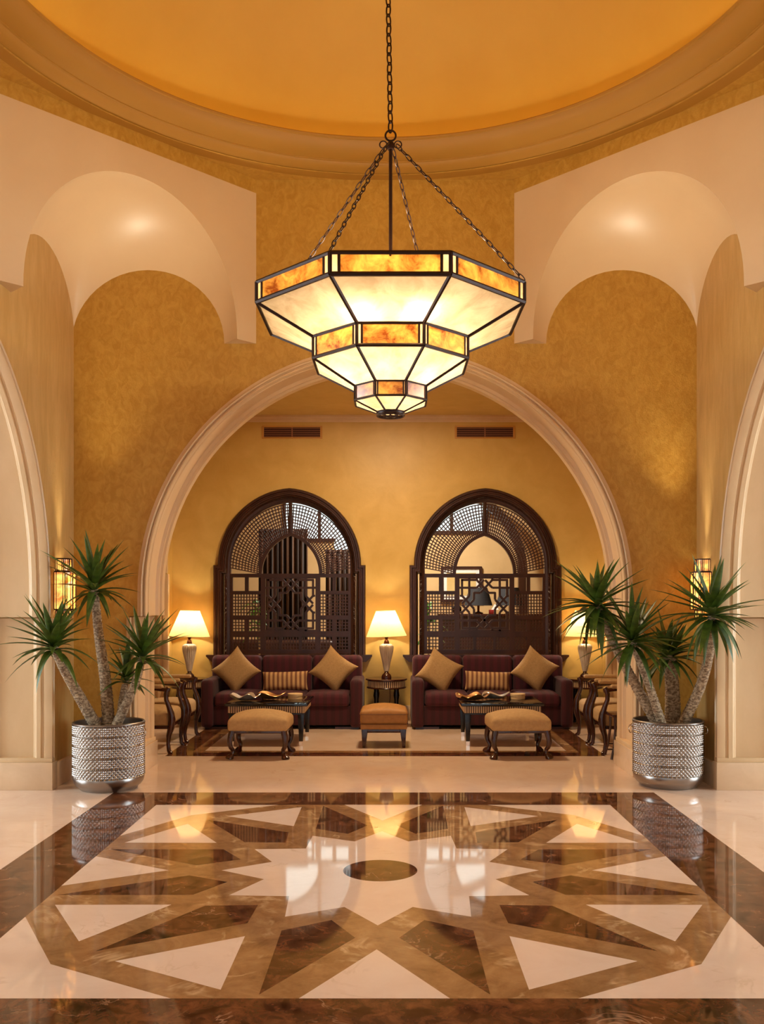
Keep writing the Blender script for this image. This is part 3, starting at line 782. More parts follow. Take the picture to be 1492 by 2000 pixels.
t = thing('vase', (1.08,15.5,1.42), 'small black vase on the rear sideboard behind the right window', 'vase')
MB().lathe([(.001,0),(.05,0),(.08,.05),(.08,.11),(.04,.15),(.05,.17),(.04,.17),(.03,.15)],24).build('body','black',t); MB().torus((0,0,.17),.045,.006,'z').build('rim','black',t)
t = thing('napkin_stand', (1.71,15.44,1.42), 'red and white folded napkins on the rear sideboard', 'napkins')
MB().box(-.10,.0,-.03,.03,0,.07).build('red_fold','red',t,bevel=.006); MB().add([(-.06,0,.071),(.06,-.04,.071),(.06,.04,.071),(0,0,.17)],[(0,1,2),(0,1,3),(1,2,3),(2,0,3)]).build('white_fold','white',t)
def throw(name, x, y, z, hx, hz, mat, label):
    o = MB().pillow(hx,hz,.06).build(name,mat); o.location = (x,y,z); o.rotation_euler = (math.radians(-12),0,0); tag(o,label,'cushion')
throw('cushion',-1.76,14.97,.70,.2,.2,'khaki','khaki cushion on the dark sofa behind the left window')
throw('cushion',-1.30,14.97,.68,.18,.18,'lime','lime green cushion on the dark sofa behind the left window')
def leafy(x, y, h, n, label):
    t = thing('potted_houseplant', (x,y,0), label, 'plant')
    MB().lathe([(.001,.01),(.12,.01),(.16,.3),(.15,.3),(.12,.25),(.001,.25)],20).build('pot','brass',t)
    MB().tube([(0,0,.25),(.02,0,h*.5),(0,.02,h*.8)],[.02,.016,.01],6).build('stem','bark',t)
    rnd = random.Random(int(x*100))
    for i in range(n):
        a = rnd.uniform(0,2*PI); el = rnd.uniform(.1,1.2); L = rnd.uniform(.22,.42); z0 = h*rnd.uniform(.55,.8)
        vs = []; fs = []
        for j in range(6):
            q = j/5; r = L*q*math.cos(el); z = z0+L*q*math.sin(el)-.22*q*q; w = .035*math.sin(PI*min(.97,q+.08))
            for sg in (-1,1): vs.append((r*math.cos(a)-sg*w*math.sin(a), r*math.sin(a)+sg*w*math.cos(a), z+abs(w)*.3))
        for j in range(5): fs.append((2*j,2*j+1,2*j+3,2*j+2))
        MB().add(vs,fs).build('leaf','leaf2',t)
leafy(-1.98,13.7,2.0,22,'bright green leafy plant behind the left side of the left window')
leafy(.52,13.7,1.95,22,'bright green leafy plant behind the left side of the right window')

# ------------------------------------------------------------------ air vents
for nm, xx in (('left',570.5),('right',947)):
    X = (xx-766)*.007017; Zc = 1.6+(1178-844.5)*.007017
    t = thing('air_vent', (X,YW,Zc), 'wide slatted air vent high above the %s lattice window' % nm, 'vent', 'air vents on the alcove rear wall')
    w,h = .415,.088
    m = MB()
    for a in ((-w,w,h-.022,h),(-w,w,-h,-h+.022),(-w,-w+.03,-h+.022,h-.022),(w-.03,w,-h+.022,h-.022)): m.box(a[0],a[1],-.012,.0,a[2],a[3])
    m.build('frame','vent',t,bevel=.003)
    MB().box(-w+.03,w-.03,-.002,-.0005,-h+.022,h-.022).build('duct','ventdark',t)
    for k in range(5): z = -h+.036+k*.0255; MB().box(-w+.03,w-.03,-.011,-.004,z-.004,z+.004).build('slat','ventslat',t)
    MB().box(-.008,.008,-.0115,-.003,-h+.022,h-.022).build('divider','ventslat',t)

# ------------------------------------------------------------------ chandelier
CHX, CHY = -0.010, 5.66
ch = thing('chandelier', (CHX,CHY,0), 'three-tiered octagonal stained glass chandelier on long chains', 'chandelier')
def ring(a, z): 
    R = a/math.cos(PI/8); return [Vector((R*math.cos(PI/8+k*PI/4), R*math.sin(PI/8+k*PI/4), z)) for k in range(8)]
tiers = [(.77,3.45,.77,3.337,.456,3.176),(.456,3.176,.456,3.05,.215,2.909),(.215,2.909,.215,2.823,.082,2.765)]
for ti,(a0,z0,a1,z1,a2,z2) in enumerate(tiers):
    r0,r1,r2 = ring(a0,z0),ring(a1,z1),ring(a2,z2)
    fr = MB(); w = (.022,.018,.012)[ti]
    for k in range(8):
        q = (k+1)%8
        fr.tube([r0[k],r0[q]],w*.55,6); fr.tube([r1[k],r1[q]],w*.6,6); fr.tube([r0[k],r1[k]],w*.6,6); fr.tube([r1[k],r2[k]],w*.55,6)
        if ti == 2: fr.tube([r2[k],r2[q]],w*.5,6)
        for f in (.075,.925):
            fr.tube([r0[k].lerp(r0[q],f),r1[k].lerp(r1[q],f)],w*.38,5)
    fr.build('tier_frame','iron',ch)
    for k in range(8):
        q = (k+1)%8
        MB().add([r1[k],r1[q],r2[q],r2[k]],[(0,1,2,3)]).build('glass_panel','glass',ch)
        seg = lambda f0,f1: [r0[k].lerp(r0[q],f0),r0[k].lerp(r0[q],f1),r1[k].lerp(r1[q],f1),r1[k].lerp(r1[q],f0)]
        MB().add(seg(.08,.92),[(0,1,2,3)]).build('amber_panel','amber',ch)
        for f0,f1 in ((.012,.07),(.93,.988)): MB().add(seg(f0,f1),[(0,1,2,3)]).build('strip_panel','strip',ch)
# pierced bottom rosette
m = MB(); m.torus((0,0,2.745),.080,.008,'z',24,6); m.torus((0,0,2.738),.026,.007,'z',16,6)
for k in range(8): a = k*PI/4; m.tube([(.026*math.cos(a),.026*math.sin(a),2.738),(.08*math.cos(a),.08*math.sin(a),2.746)],.006,5)
m.lathe([(.08,2.745),(.084,2.765)],24); m.build('rosette','iron',ch)
MB().lathe([(.001,2.75),(.075,2.752)],24).build('rosette_glass','glass',ch)
MB().tube([(0,0,2.80),(0,0,4.42)],.011,8).build('rod','iron',ch)
m = MB(); 
for a in (0,PI/2): m.bar((-.77*math.cos(a)-.2*0,-.77*math.sin(a),3.44),(.77*math.cos(a),.77*math.sin(a),3.44),.012,.02,(0,0,1))
m.build('spreader','iron',ch)
hub = MB().lathe([(.001,4.37),(.02,4.37),(.026,4.39),(.02,4.41),(.001,4.43)],16).torus((0,0,4.455),.032,.006,'y').torus((.045,0,4.40),.022,.004,'y').torus((-.045,0,4.40),.022,.004,'y').build('hub','iron',ch)
def chain(m, p, q, L, w, r):
    p, q = Vector(p), Vector(q); d = q-p; n = max(1,int(d.length/(L*.78))); d.normalize()
    a = d.orthogonal().normalized(); b = d.cross(a)
    for i in range(n):
        c = p.lerp(q,(i+.5)/n); s = a if i%2 else b; pts = []
        for k in range(12):
            t = 2*PI*k/12; lx = math.cos(t); ly = math.sin(t)
            pts.append(c+d*(lx*L*.5)+s*(ly*w*.5))
        pts.append(pts[0]); pts.append(pts[1]); m.tube(pts,r,5,cap=False)
for a in (-22.5,67.5,157.5,-112.5):
    m = MB(); R = .77/math.cos(PI/8)
    chain(m,(.04*math.cos(math.radians(a)),.04*math.sin(math.radians(a)),4.39),(R*math.cos(math.radians(a)),R*math.sin(math.radians(a)),3.46),.062,.022,.0034)
    m.build('chain','iron',ch)
m = MB(); chain(m,(0,0,4.48),(XC-CHX,0,ZRING+2.04),.075,.034,.005); m.build('hanging_chain','iron',ch)
for a, R, z, k in ((-72,.52,3.258,.6),(-108,.52,3.258,.6),(72,.52,3.262,.75),(108,.52,3.262,.75),(45,.12,3.43,1.7),(135,.12,3.43,1.7),(225,.12,3.43,1.7),(315,.12,3.43,1.7),  # inner four by the rod are added fill for upper walls and squinches
                   (-40,.24,3.02,.16),(-150,.24,3.02,.12),(90,.22,3.04,.14),(0,.03,2.87,.03)):
    a = math.radians(a); p = (R*math.cos(a),R*math.sin(a),z)
    point('bulb_light', p, CHAND_W*k, WARM, .03, ch)
    q = .6 if z < 3.2 else 1.0
    MB().lathe([(.001,-.05*q),(.02*q,-.04*q),(.034*q,0),(.028*q,.03*q),(.001,.05*q)],12,p).build('bulb','bulb',ch)

# ------------------------------------------------------------------ sconces
def sconce(x, y, sx, label):
    t = thing('wall_sconce', (x,y,0), label, 'wall lamp', 'mica glass wall sconces')
    def hr(rx, ry, z):  # half octagon against the wall
        return [Vector((sx*rx*math.cos(a), ry*math.sin(a), z)) for a in (-PI/2,-PI/4*1.15,-PI/8*.9,PI/8*.9,PI/4*1.15,PI/2)]
    lv = [(.105,.10,1.99),(.105,.10,1.882),(.14,.13,1.875),(.14,.13,1.545),(.10,.095,1.535),(.10,.095,1.47)]
    fr = MB()
    for (rx,ry,z),(rx2,ry2,z2) in ((lv[0],lv[1]),(lv[2],lv[3]),(lv[4],lv[5])):
        A,B = hr(rx,ry,z),hr(rx2,ry2,z2)
        for k in range(6):
            fr.tube([A[k],B[k]],.005,5)
            if k < 5:
                fr.tube([A[k],A[k+1]],.006,5); fr.tube([B[k],B[k+1]],.006,5)
                for f in ((.2,.8) if k%2 == 0 else (.25,.75)): fr.tube([A[k].lerp(A[k+1],f),B[k].lerp(B[k+1],f)],.0035,4)
                MB().add([A[k],A[k+1],B[k+1],B[k]],[(0,1,2,3)]).build('glass_panel','sglass',t)
    fr.build('frame','iron',t)
    MB().box(min(0,sx*.015),max(0,sx*.015),-.07,.07,1.5,1.96).build('back_plate','brass',t)
    for z in (1.80,1.62):
        point('bulb_light',(sx*.075,0,z),SCONCE_W,WARM,.02,t)
        MB().lathe([(.001,-.035),(.016,-.025),(.022,0),(.001,.035)],10,(sx*.075,0,z)).build('bulb','bulb',t)
    point('bulb_light',(sx*.06,0,1.925),SCONCE_W*.35,WARM,.015,t); point('bulb_light',(sx*.055,0,1.505),SCONCE_W*.25,WARM,.015,t)
    l = bpy.data.lights.new('uplight','SPOT'); l.energy = UP_W; l.color = (1,.88,.66); l.spot_size = math.radians(52); l.spot_blend = 1.0; l.shadow_soft_size = .03
    o = bpy.data.objects.new('uplight',l); COL.objects.link(o); o.parent = t; o.location = (sx*.06,0,1.965)
    o.rotation_euler = Vector((sx*.62,-.1,2.9)).to_track_quat('-Z','Y').to_euler()
sconce(XC-HX, 8.20, 1, 'glowing mica glass wall sconce above the left potted yucca')
sconce(XC+HX, 8.30, -1, 'glowing mica glass wall sconce behind the right potted yucca')

# ------------------------------------------------------------------ potted yuccas
def pot(loc, label):
    t = thing('metal_planter', loc, label, 'planter', 'hammered metal planters')
    R, H = .298, .575
    nb, cols, rows = 5, 52, 2.5
    nA = cols*8
    z0, z1 = .115, .562; bh = (z1-z0)/nb
    prof = []
    nz = nb*20
    vs = []; fs = []
    for j in range(nz+1):
        z = z0+(z1-z0)*j/nz; band = min(nb-1,int((z-z0)/bh)); f = (z-z0-band*bh)/bh
        edge = min(f,1-f)*bh
        for i in range(nA):
            a = 2*PI*i/nA
            rr = f*rows; cc = cols*a/(2*PI)
            bump = abs(math.sin(PI*(cc+rr)))*abs(math.sin(PI*(cc-rr)))
            r = R+.013*bump**.85-.006
            if edge < .004: r = R+.007
            vs.append((r*math.cos(a),r*math.sin(a),z))
    for j in range(nz):
        for i in range(nA):
            k = (i+1)%nA; fs.append((j*nA+i,j*nA+k,(j+1)*nA+k,(j+1)*nA+i))
    MB().add(vs,fs).build('body','silver',t,angle=70)
    MB().lathe([(.001,.001),(.235,.001),(.245,.01),(.25,.022),(.27,.035),(.292,.065),(.300,.10),(.297,.116),(.290,.118)],64).build('foot','potmetal',t,angle=40)
    MB().lathe([(.296,.560),(.305,.566),(.306,.574),(.298,.580),(.286,.574),(.284,.50),(.284,.49)],64).build('rim','potmetal',t,angle=40)
    MB().lathe([(.285,.50),(.15,.52),(.001,.53)],32).build('soil','soil',t)
    for a in (PI-.25,.0-.05):
        c = Vector((math.cos(a),math.sin(a),0))
        h = MB().torus((0,0,0),.034,.005,'x',20,6).build('ring_handle','silver2',t); h.location = (c.x*.318,c.y*.318,.485); h.rotation_euler = (0,0,a+.5)
        b = MB().lathe([(.001,0),(.016,0),(.016,.012),(.001,.02)],12).build('handle_boss','silver2',t); b.location = (c.x*.300,c.y*.300,.519); b.rotation_euler = (0,PI/2,a)
    return t
LEAFM = []
for bend in (0.0,.08,.18,.34):
    m = MB(); n = 8; vs = []; fs = []
    for j in range(n+1):
        q = j/n; w = .066*(min(1,q/.12)*.45+.55)*(1-q**2.6) if q < 1 else 0.0008
        w = max(w,.0008)*(.62+.38*min(1,q*4))
        ang = bend*q
        x = q*math.cos(ang*.8); z = -q*math.sin(ang*.8)*.9
        vs += [(x,-w/2,z+w*.22),(x,0,z),(x,w/2,z+w*.22)]
    for j in range(n):
        for s in (0,1): fs.append((3*j+s,3*j+s+1,3*j+s+4,3*j+s+3))
    LEAFM.append(m.add(vs,fs).mesh('leaf','leaf',angle=80))
def yucca(loc, label, trunks, seed):
    side_sign = 1 if loc[0] > 0 else -1
    """trunks: list of (points, radii, leaf count, leaf length, squash) with points local to the pot centre"""
    t = thing('yucca', loc, label, 'plant', 'potted yuccas'); rnd = random.Random(seed)
    for pts,rad,nl,ll,up in trunks:
        P = [Vector(p) for p in pts]; D = []
        for i in range(len(P)-1):
            for k in range(8):
                u = k/8; a = P[max(i-1,0)]; b = P[i]; c = P[i+1]; d = P[min(i+2,len(P)-1)]
                D.append((.5*((2*b)+(c-a)*u+(2*a-5*b+4*c-d)*u*u+(3*b-a-3*c+d)*u**3), rad[0]+(rad[1]-rad[0])*((i+u)/(len(P)-1))))
        D.append((P[-1],rad[1]))
        # knobbly leaf scars up the stem
        Q = []; rr = []
        for i in range(len(D)-1):
            for k in range(4):
                Q.append(D[i][0].lerp(D[i+1][0],k/4)); rr.append((D[i][1])*(1.0+(.07 if k%2 else -.05)+rnd.uniform(-.03,.03)))
        rr[0] *= 1.25; rr[1] *= 1.2
        tr = MB().tube(Q,rr,10).build('trunk','bark',t,angle=50)
        if not nl: continue
        top = P[-1]; ax = (P[-1]-P[-2]).normalized(); ax = (ax*.5+Vector((0,0,1))).normalized()
        for i in range(nl):
            f = (i+.13*nl)/(1.13*nl)
            az = i*2.39996+rnd.uniform(-.3,.3)
            el = math.radians(80-88*f**.95*up+rnd.uniform(-14,14))
            d = Vector((math.cos(az)*math.cos(el),math.sin(az)*math.cos(el),math.sin(el)))
            q = Vector((0,0,1)).rotation_difference(ax); d = q @ d
            L = ll*rnd.uniform(.72,1.1)*(.80+.3*math.sin(PI*min(1,f*1.1+.1)))
            org = Vector(loc)+top+ax*(.10*(1-f)-.06)
            while L > .1:
                ok = True
                for q_ in (.5,1.0):
                    p_ = org+d*L*q_
                    if p_.y > YB-.03 and p_.x*side_sign > 0: ok = False
                    if abs(p_.x-XC) > HX-.03 and p_.y > 7.88: ok = False
                    if abs(p_.x-XC) > HX-.17 and p_.y > 8.03 and 1.44 < p_.z < 2.02: ok = False
                if ok: break
                L *= .88
            if L <= .12: continue
            me = LEAFM[min(3,int(f*3.2+rnd.uniform(0,.9)))]
            o = link('leaf',me,tr)
            xax = d; side = Vector((0,0,1)).cross(xax)
            if side.length < .05: side = Vector((math.cos(az+1.57),math.sin(az+1.57),0))
            side.normalize(); zax = xax.cross(side)
            R = Matrix((xax,side,zax)).transposed().to_4x4()
            o.matrix_basis = Matrix.Translation(top+ax*(.10*(1-f)-.06)) @ R @ Matrix.Diagonal((L,rnd.uniform(.8,1.1),1 if L > .2 else .8,1))
    return t
def local(pxs, Y, cx, cy, dy=None):
    out = []
    for i,(x,y) in enumerate(pxs):
        yy = Y+(dy[i] if dy else 0)
        out.append(((x-VPX)*yy/FPX-cx, yy-cy, EYE+(VPY-y)*yy/FPX))
    return out
LX, LY = -2.455, 8.03; RX, RYP = 2.425, 8.15
pot((LX,LY,0),'hammered silver planter standing by the left stone pier'); pot((RX,RYP,0),'hammered silver planter standing by the right stone pier')
yucca((LX,LY,0),'yucca with three long bare trunks in the left silver planter',[
 (local([(192,1425),(152,1355),(124,1305),(104,1262)],LY,LX,LY,[0,-.12,-.28,-.42]),(.052,.030),42,.46,.86),
 (local([(213,1425),(206,1330),(193,1240),(184,1150)],LY,LX,LY,[.02,.0,-.02,-.04]),(.055,.032),46,.47,.84),
 (local([(223,1425),(248,1372),(268,1325),(279,1281)],LY,LX,LY,[-.02,-.06,-.08,-.08]),(.044,.028),38,.44,.86),
 (local([(230,1425),(240,1370),(248,1325)],LY,LX,LY,[.06,.10,.12]),(.028,.018),22,.31,.75),
 (local([(232,1425),(237,1370),(243,1336)],LY,LX,LY,[.0,.0,.0]),(.030,.020),0,0,1)],3)
yucca((RX,RYP,0),'yucca with four leafy heads in the right silver planter',[
 (local([(1290,1425),(1245,1345),(1200,1260),(1166,1182)],RYP,RX,RYP,[-.02,-.06,-.12,-.16]),(.050,.030),54,.48,1.2),
 (local([(1296,1425),(1268,1340),(1243,1275),(1235,1250)],RYP,RX,RYP,[-.10,-.16,-.22,-.24]),(.040,.026),46,.52,1.2),
 (local([(1308,1425),(1309,1345),(1304,1278)],RYP,RX,RYP,[.04,.05,.05]),(.048,.040),34,.38,.9),
 (local([(1322,1425),(1318,1345),(1312,1282)],RYP,RX,RYP,[.06,.05,.05]),(.042,.034),16,.36,.8),
 (local([(1328,1425),(1366,1345),(1386,1270),(1390,1200)],RYP,RX,RYP,[-.02,-.18,-.38,-.52]),(.050,.030),56,.48,1.25)],5)

# ------------------------------------------------------------------ sofas and cushions
SX = [XC-1.335, XC+1.335]
def sofa(x, label):
    t = thing('sofa', (x,11.70,0), label, 'sofa', 'burgundy sofas under the lattice windows')
    w, D = 1.025, .93
    MB().soft(-w+.14,w-.14,.05,D-.1,.05,.30,.02).build('base','sofa',t)
    for sg in (-1,1):
        a,b = sorted((sg*w,sg*(w-.16))); MB().soft(a,b,.0,D-.02,.02,.635,.055).build('arm','sofa',t)
    sw = (2*w-.32)/3
    for k in range(3):
        xa = -w+.16+k*sw
        c = MB().soft(xa+.004,xa+sw-.004,.02,D-.25,.29,.445,.045,crown=.03).build('seat_cushion','sofacush',t)
    MB().soft(-w+.03,w-.03,D-.20,D,.05,.86,.04).build('backrest','sofa',t)
    bw = (2*w-.04)/3
    for k in range(3):
        xa = -w+.02+k*bw
        MB().soft(xa+.004,xa+bw-.004,D-.32,D-.12,.40 if k == 1 else .40,.905,.06,crown=.0).build('back_cushion','sofacush',t)
    m = MB()
    for sg in (-1,1): m.box(*sorted((sg*(w-.05),sg*(w-.35))),.06,.16,0,.03)
    for sg in (-1,1): m.box(*sorted((sg*(w-.05),sg*(w-.15))),D-.15,D-.05,0,.05)
    m.build('plinth_feet','wood',t)
sofa(SX[0],'burgundy striped velvet sofa below the left lattice window'); sofa(SX[1],'burgundy striped velvet sofa below the right lattice window')
def cushion(px, py, Y, s, rot, tilt, label):
    o = MB().pillow(s,s,.095,pinch=.13).build('throw_pillow','pillow',angle=80)
    o.location = ((px-VPX)*Y/FPX,Y,EYE+(VPY-py)*Y/FPX); o.rotation_euler = Matrix.Rotation(math.radians(tilt),4,'X').to_euler()
    o.rotation_euler = (Matrix.Rotation(math.radians(-tilt),4,'X') @ Matrix.Rotation(math.radians(rot),4,'Y')).to_euler()
    tag(o,label,'pillow','tan diamond pillows on the sofas')
YC = 12.12
cushion(461,1310,YC,.235,46,14,'tan pillow set on its corner at the left end of the left sofa')
cushion(651,1308,YC,.235,38,14,'tan pillow set on its corner at the right end of the left sofa')
cushion(858,1311,YC,.235,33,14,'tan pillow set on its corner at the left end of the right sofa')
cushion(1044,1308,YC,.235,37,14,'tan pillow set on its corner at the right end of the right sofa')
def bolster(px, rot, label):
    Y = 12.08; o = MB().pillow(.295,.125,.07,pinch=.05).build('lumbar_pillow','bolster',angle=80)
    o.location = ((px-VPX)*Y/FPX,Y,.585); o.rotation_euler = (Matrix.Rotation(math.radians(-10),4,'X') @ Matrix.Rotation(math.radians(rot),4,'Y')).to_euler()
    tag(o,label,'pillow','striped lumbar pillows')
bolster(557,-1.5,'striped oblong pillow in the middle of the left sofa'); bolster(952,2,'striped oblong pillow in the middle of the right sofa')

# ------------------------------------------------------------------ coffee tables
def coffee(x, label):
    t = thing('coffee_table', (x,10.775,0), label, 'table', 'black coffee tables in front of the sofas')
    w,d = .462,.445
    MB().box(-w,w,-d,d,.448,.475).build('tabletop','black',t,bevel=.004)
    MB().box(-w+.04,w-.04,-d+.04,d-.04,.365,.448).build('apron','rib_d',t)
    me = MB().box(-.0068,.0068,-.006,.006,.370,.446).mesh('rib','rib_l',bevel=.002,bseg=1)
    n = 34
    for i in range(n):
        xx = -w+.05+(2*w-.10)*i/(n-1)
        for sg in (-1,1): o = link('rib',me,t); o.location = (xx,sg*(d-.038),0)
        if i < 30:
            yy = -d+.055+(2*d-.11)*i/29
            for sg in (-1,1): o = link('rib',me,t); o.location = (sg*(w-.038),yy,0); o.rotation_euler = (0,0,PI/2)
    MB().box(-w+.03,w-.03,-d+.03,d-.03,.352,.366).build('apron_rail','blackleg',t,bevel=.003)
    for sx in (-1,1):
        for sy in (-1,1):
            cx,cy = sx*(w-.075),sy*(d-.075)
            def leg(z0,z1,r0,r1): return MB().add([(cx+a*r,cy+b*r,z) for z,r in ((z0,r0),(z1,r1)) for a,b in ((-1,-1),(1,-1),(1,1),(-1,1))],[(0,3,2,1),(4,5,6,7),(0,1,5,4),(1,2,6,5),(2,3,7,6),(3,0,4,7)])
            l = leg(.05,.355,.021,.036).build('leg','blackleg',t,bevel=.003); leg(.0,.051,.019,.021).build('leg_tip','silver2',l)
CTX = [XC-1.345, XC+1.30]
coffee(CTX[0],'black coffee table with a ribbed cream apron before the left sofa'); coffee(CTX[1],'black coffee table with a ribbed cream apron before the right sofa')
ZT = .475
def shell_bowl(x, y, s, mat, label, wav=5):
    m = MB(); n = 40; vs = []; fs = []; prof = [(0.0,.006),(.3,.006),(.6,.02),(.85,.045),(1.0,.062),(.97,.066),(.8,.05),(.55,.026),(.25,.014),(0.0,.013)]
    for r,z in prof:
        for i in range(n):
            a = 2*PI*i/n; k = 1+.10*math.cos(wav*a)*r; vs.append((s*r*k*math.cos(a)*1.15,s*r*k*math.sin(a)*.8,z*(1+.35*math.cos(wav*a)*r)))
    for j in range(len(prof)-1):
        for i in range(n): k = (i+1)%n; fs.append((j*n+i,j*n+k,(j+1)*n+k,(j+1)*n+i))
    o = m.add(vs,fs).build('shell_bowl',mat,angle=60); o.location = (x,y,ZT); tag(o,label,'bowl')
shell_bowl(-1.70,10.68,.15,'dishsilver','wavy silver shell bowl on the left coffee table')
shell_bowl(-1.43,10.85,.15,'bronze','low leaf-shaped dish beside the silver bowl on the left coffee table',3)
shell_bowl(.92,10.72,.17,'bronze','oval bronze dish on the right coffee table')
shell_bowl(1.20,10.86,.14,'dishsilver','bright silver leaf dish beside the bronze dish on the right coffee table',3)
def lidded(x, y, label):
    t = thing('round_box', (x,y,ZT), label, 'box', 'round cream boxes')
    MB().lathe([(.001,0),(.082,0),(.085,.003),(.085,.04),(.001,.04)],32).build('body','boxcream',t,angle=30); MB().lathe([(.001,.04),(.089,.04),(.089,.062),(.086,.066),(.001,.066)],32).build('lid','boxcream',t,angle=30)
lidded(-1.14,10.88,'round cream lidded box on the left coffee table'); lidded(1.47,10.86,'round cream lidded box on the right coffee table')

# ------------------------------------------------------------------ stools and ottoman
def cabriole(x, y, h, dx, dy, r=.03):
    n = 12; P = []; R = []
    for i in range(n+1):
        q = i/n; z = h*(1-q)
        o = .030*math.sin(PI*min(1,q*1.15))*(1 if q < .6 else .4)-.035*math.sin(PI*q)*(q > .45)*(q-.45)*2+.045*max(0,q-.78)/.22*(1 if q > .78 else 0)
        P.append((x+dx*o,y+dy*o,z)); R.append(r*(1.15-.62*q) if q < .82 else r*(.64+.75*(q-.82)/.18*(1.6 if q < .93 else 1)))
    return MB().tube(P,R,8)
def stool(x, y, rz, label):
    t = thing('footstool', (x,y,0), label, 'stool', 'beige footstools on curved legs')
    t.rotation_euler = (0,0,rz)
    w,d = .31,.265
    MB().soft(-w,w,-d,d,.285,.405,.035,crown=.085).build('seat','beige',t,angle=60)
    MB().box(-w+.02,w-.02,-d+.02,d-.02,.262,.288).build('apron','mahog',t,bevel=.004)
    for sx in (-1,1):
        for sy in (-1,1): cabriole(sx*(w-.045),sy*(d-.045),.285,sx*.7,sy*.7).build('leg','mahog',t,angle=60)
stool(-1.375,9.735,-.02,'beige footstool on curved dark legs in front of the left coffee table')
stool(1.315,9.745,.05,'beige footstool on curved dark legs in front of the right coffee table')
t = thing('ottoman', (-.093,10.47,0), 'square camel ottoman on tapered legs before the middle side table', 'ottoman')
MB().soft(-.262,.262,-.25,.25,.262,.405,.03,crown=.065).build('cushion','camel',t,angle=60)
MB().soft(-.258,.258,-.246,.246,.205,.265,.015).build('seat_band','camel',t,angle=60)
m = MB()
for z,e in ((.265,.262),(.372,.264)):
    q = e-.012; m.tube([(-q,-.252,z),(q,-.252,z)],.005,6); m.tube([(-q,.252,z),(q,.252,z)],.005,6); m.tube([(-e,-.24,z),(-e,.24,z)],.005,6); m.tube([(e,-.24,z),(e,.24,z)],.005,6)
m.build('piping','piping',t)
MB().box(-.235,.235,-.222,.222,.165,.206).build('rail','mahog',t,bevel=.008)
for sx in (-1,1):
    for sy in (-1,1):
        vs = [(sx*x,sy*y,z) for z,xs,ys in ((0,(.205,.238),(.195,.228)),(.206,(.178,.248),(.168,.236))) for x,y in ((xs[0],ys[0]),(xs[1],ys[0]),(xs[1],ys[1]),(xs[0],ys[1]))]
        MB().add(vs,[(0,3,2,1),(4,5,6,7),(0,1,5,4),(1,2,6,5),(2,3,7,6),(3,0,4,7)]).build('leg','mahog',t,bevel=.003)

# ------------------------------------------------------------------ side tables and lamps
def side_table(x, y, r, label):
    t = thing('side_table', (x,y,0), label, 'table', 'round side tables with ribbed aprons')
    MB().lathe([(.001,.575),(r-.01,.575),(r,.582),(r,.593),(r-.006,.598),(.001,.598)],48).build('tabletop','mahog',t,angle=30)
    MB().lathe([(.001,.485),(r-.035,.485),(r-.035,.576),(.001,.576)],48).build('apron','rib_d',t,angle=30)
    MB().lathe([(.001,.47),(r-.02,.47),(r-.012,.478),(r-.02,.488),(.001,.488)],48).build('apron_rail','mahog',t,angle=30)
    me = MB().box(-.0062,.0062,-.005,.005,.490,.568).mesh('rib','rib_l',bevel=.002,bseg=1)
    n = 54
    for i in range(n):
        a = 2*PI*i/n; o = link('rib',me,t); o.location = ((r-.033)*math.cos(a),(r-.033)*math.sin(a),0); o.rotation_euler = (0,0,a+PI/2)
    for k in range(4):
        a = PI/4+k*PI/2; c = ((r-.09)*math.cos(a),(r-.09)*math.sin(a),0)
        MB().lathe([(.001,0),(.022,0),(.02,.03),(.026,.06),(.024,.2),(.030,.33),(.040,.38),(.034,.42),(.030,.44),(.036,.472),(.001,.472)],16,c).build('leg','blackleg',t,angle=50)
    return t
YT = 12.36
def lamp(x, y, label, tilt=0.0):
    t = thing('table_lamp', (x,y,.598), label, 'lamp', 'ribbed table lamps with ivory shades')
    MB().lathe([(.001,0),(.066,0),(.068,.02),(.060,.045),(.045,.06),(.028,.075),(.024,.09),(.030,.1),(.001,.1)],32).build('foot','mahog',t,angle=40)
    n = 96; vs = []; fs = []; prof = [(.030,.095),(.036,.12),(.050,.20),(.070,.29),(.084,.36),(.090,.40),(.088,.425),(.078,.445),(.055,.458),(.03,.462)]
    for r,z in prof:
        for i in range(n): a = 2*PI*i/n; k = r*(1+.075*math.cos(20*a)*min(1,r/.05)); vs.append((k*math.cos(a),k*math.sin(a),z))
    for j in range(len(prof)-1):
        for i in range(n): k = (i+1)%n; fs.append((j*n+i,j*n+k,(j+1)*n+k,(j+1)*n+i))
    MB().add(vs,fs).build('body','ceramic',t,angle=70)
    MB().lathe([(.001,.46),(.036,.46),(.038,.47),(.030,.485),(.034,.495),(.020,.51),(.014,.52),(.022,.535),(.024,.548),(.014,.562),(.008,.57),(.008,.70),(.001,.70)],24).build('neck','brass',t,angle=40)
    s = MB().lathe([(.270,.0),(.128,.342)],56).build('shade','shade',t,angle=60); s.location = (0,0,.560); s.rotation_euler = (0,math.radians(tilt),0)
    r = MB().torus((0,0,0),.270,.0025,'z',48,5).torus((0,0,.342),.128,.0025,'z',40,5).build('shade_trim','boxcream',s)
    m = MB()
    for k in range(3): a = k*2*PI/3; m.tube([(.01*math.cos(a),.01*math.sin(a),.70),(.125*math.cos(a),.125*math.sin(a),.875)],.002,5)
    m.build('harp','brass',t)
    MB().lathe([(.001,-.05),(.018,-.04),(.03,0),(.024,.03),(.001,.045)],14,(0,0,.75)).build('bulb','bulb',t)
    point('bulb_light',(0,0,.75),LAMP_W,WARM,.03,t)
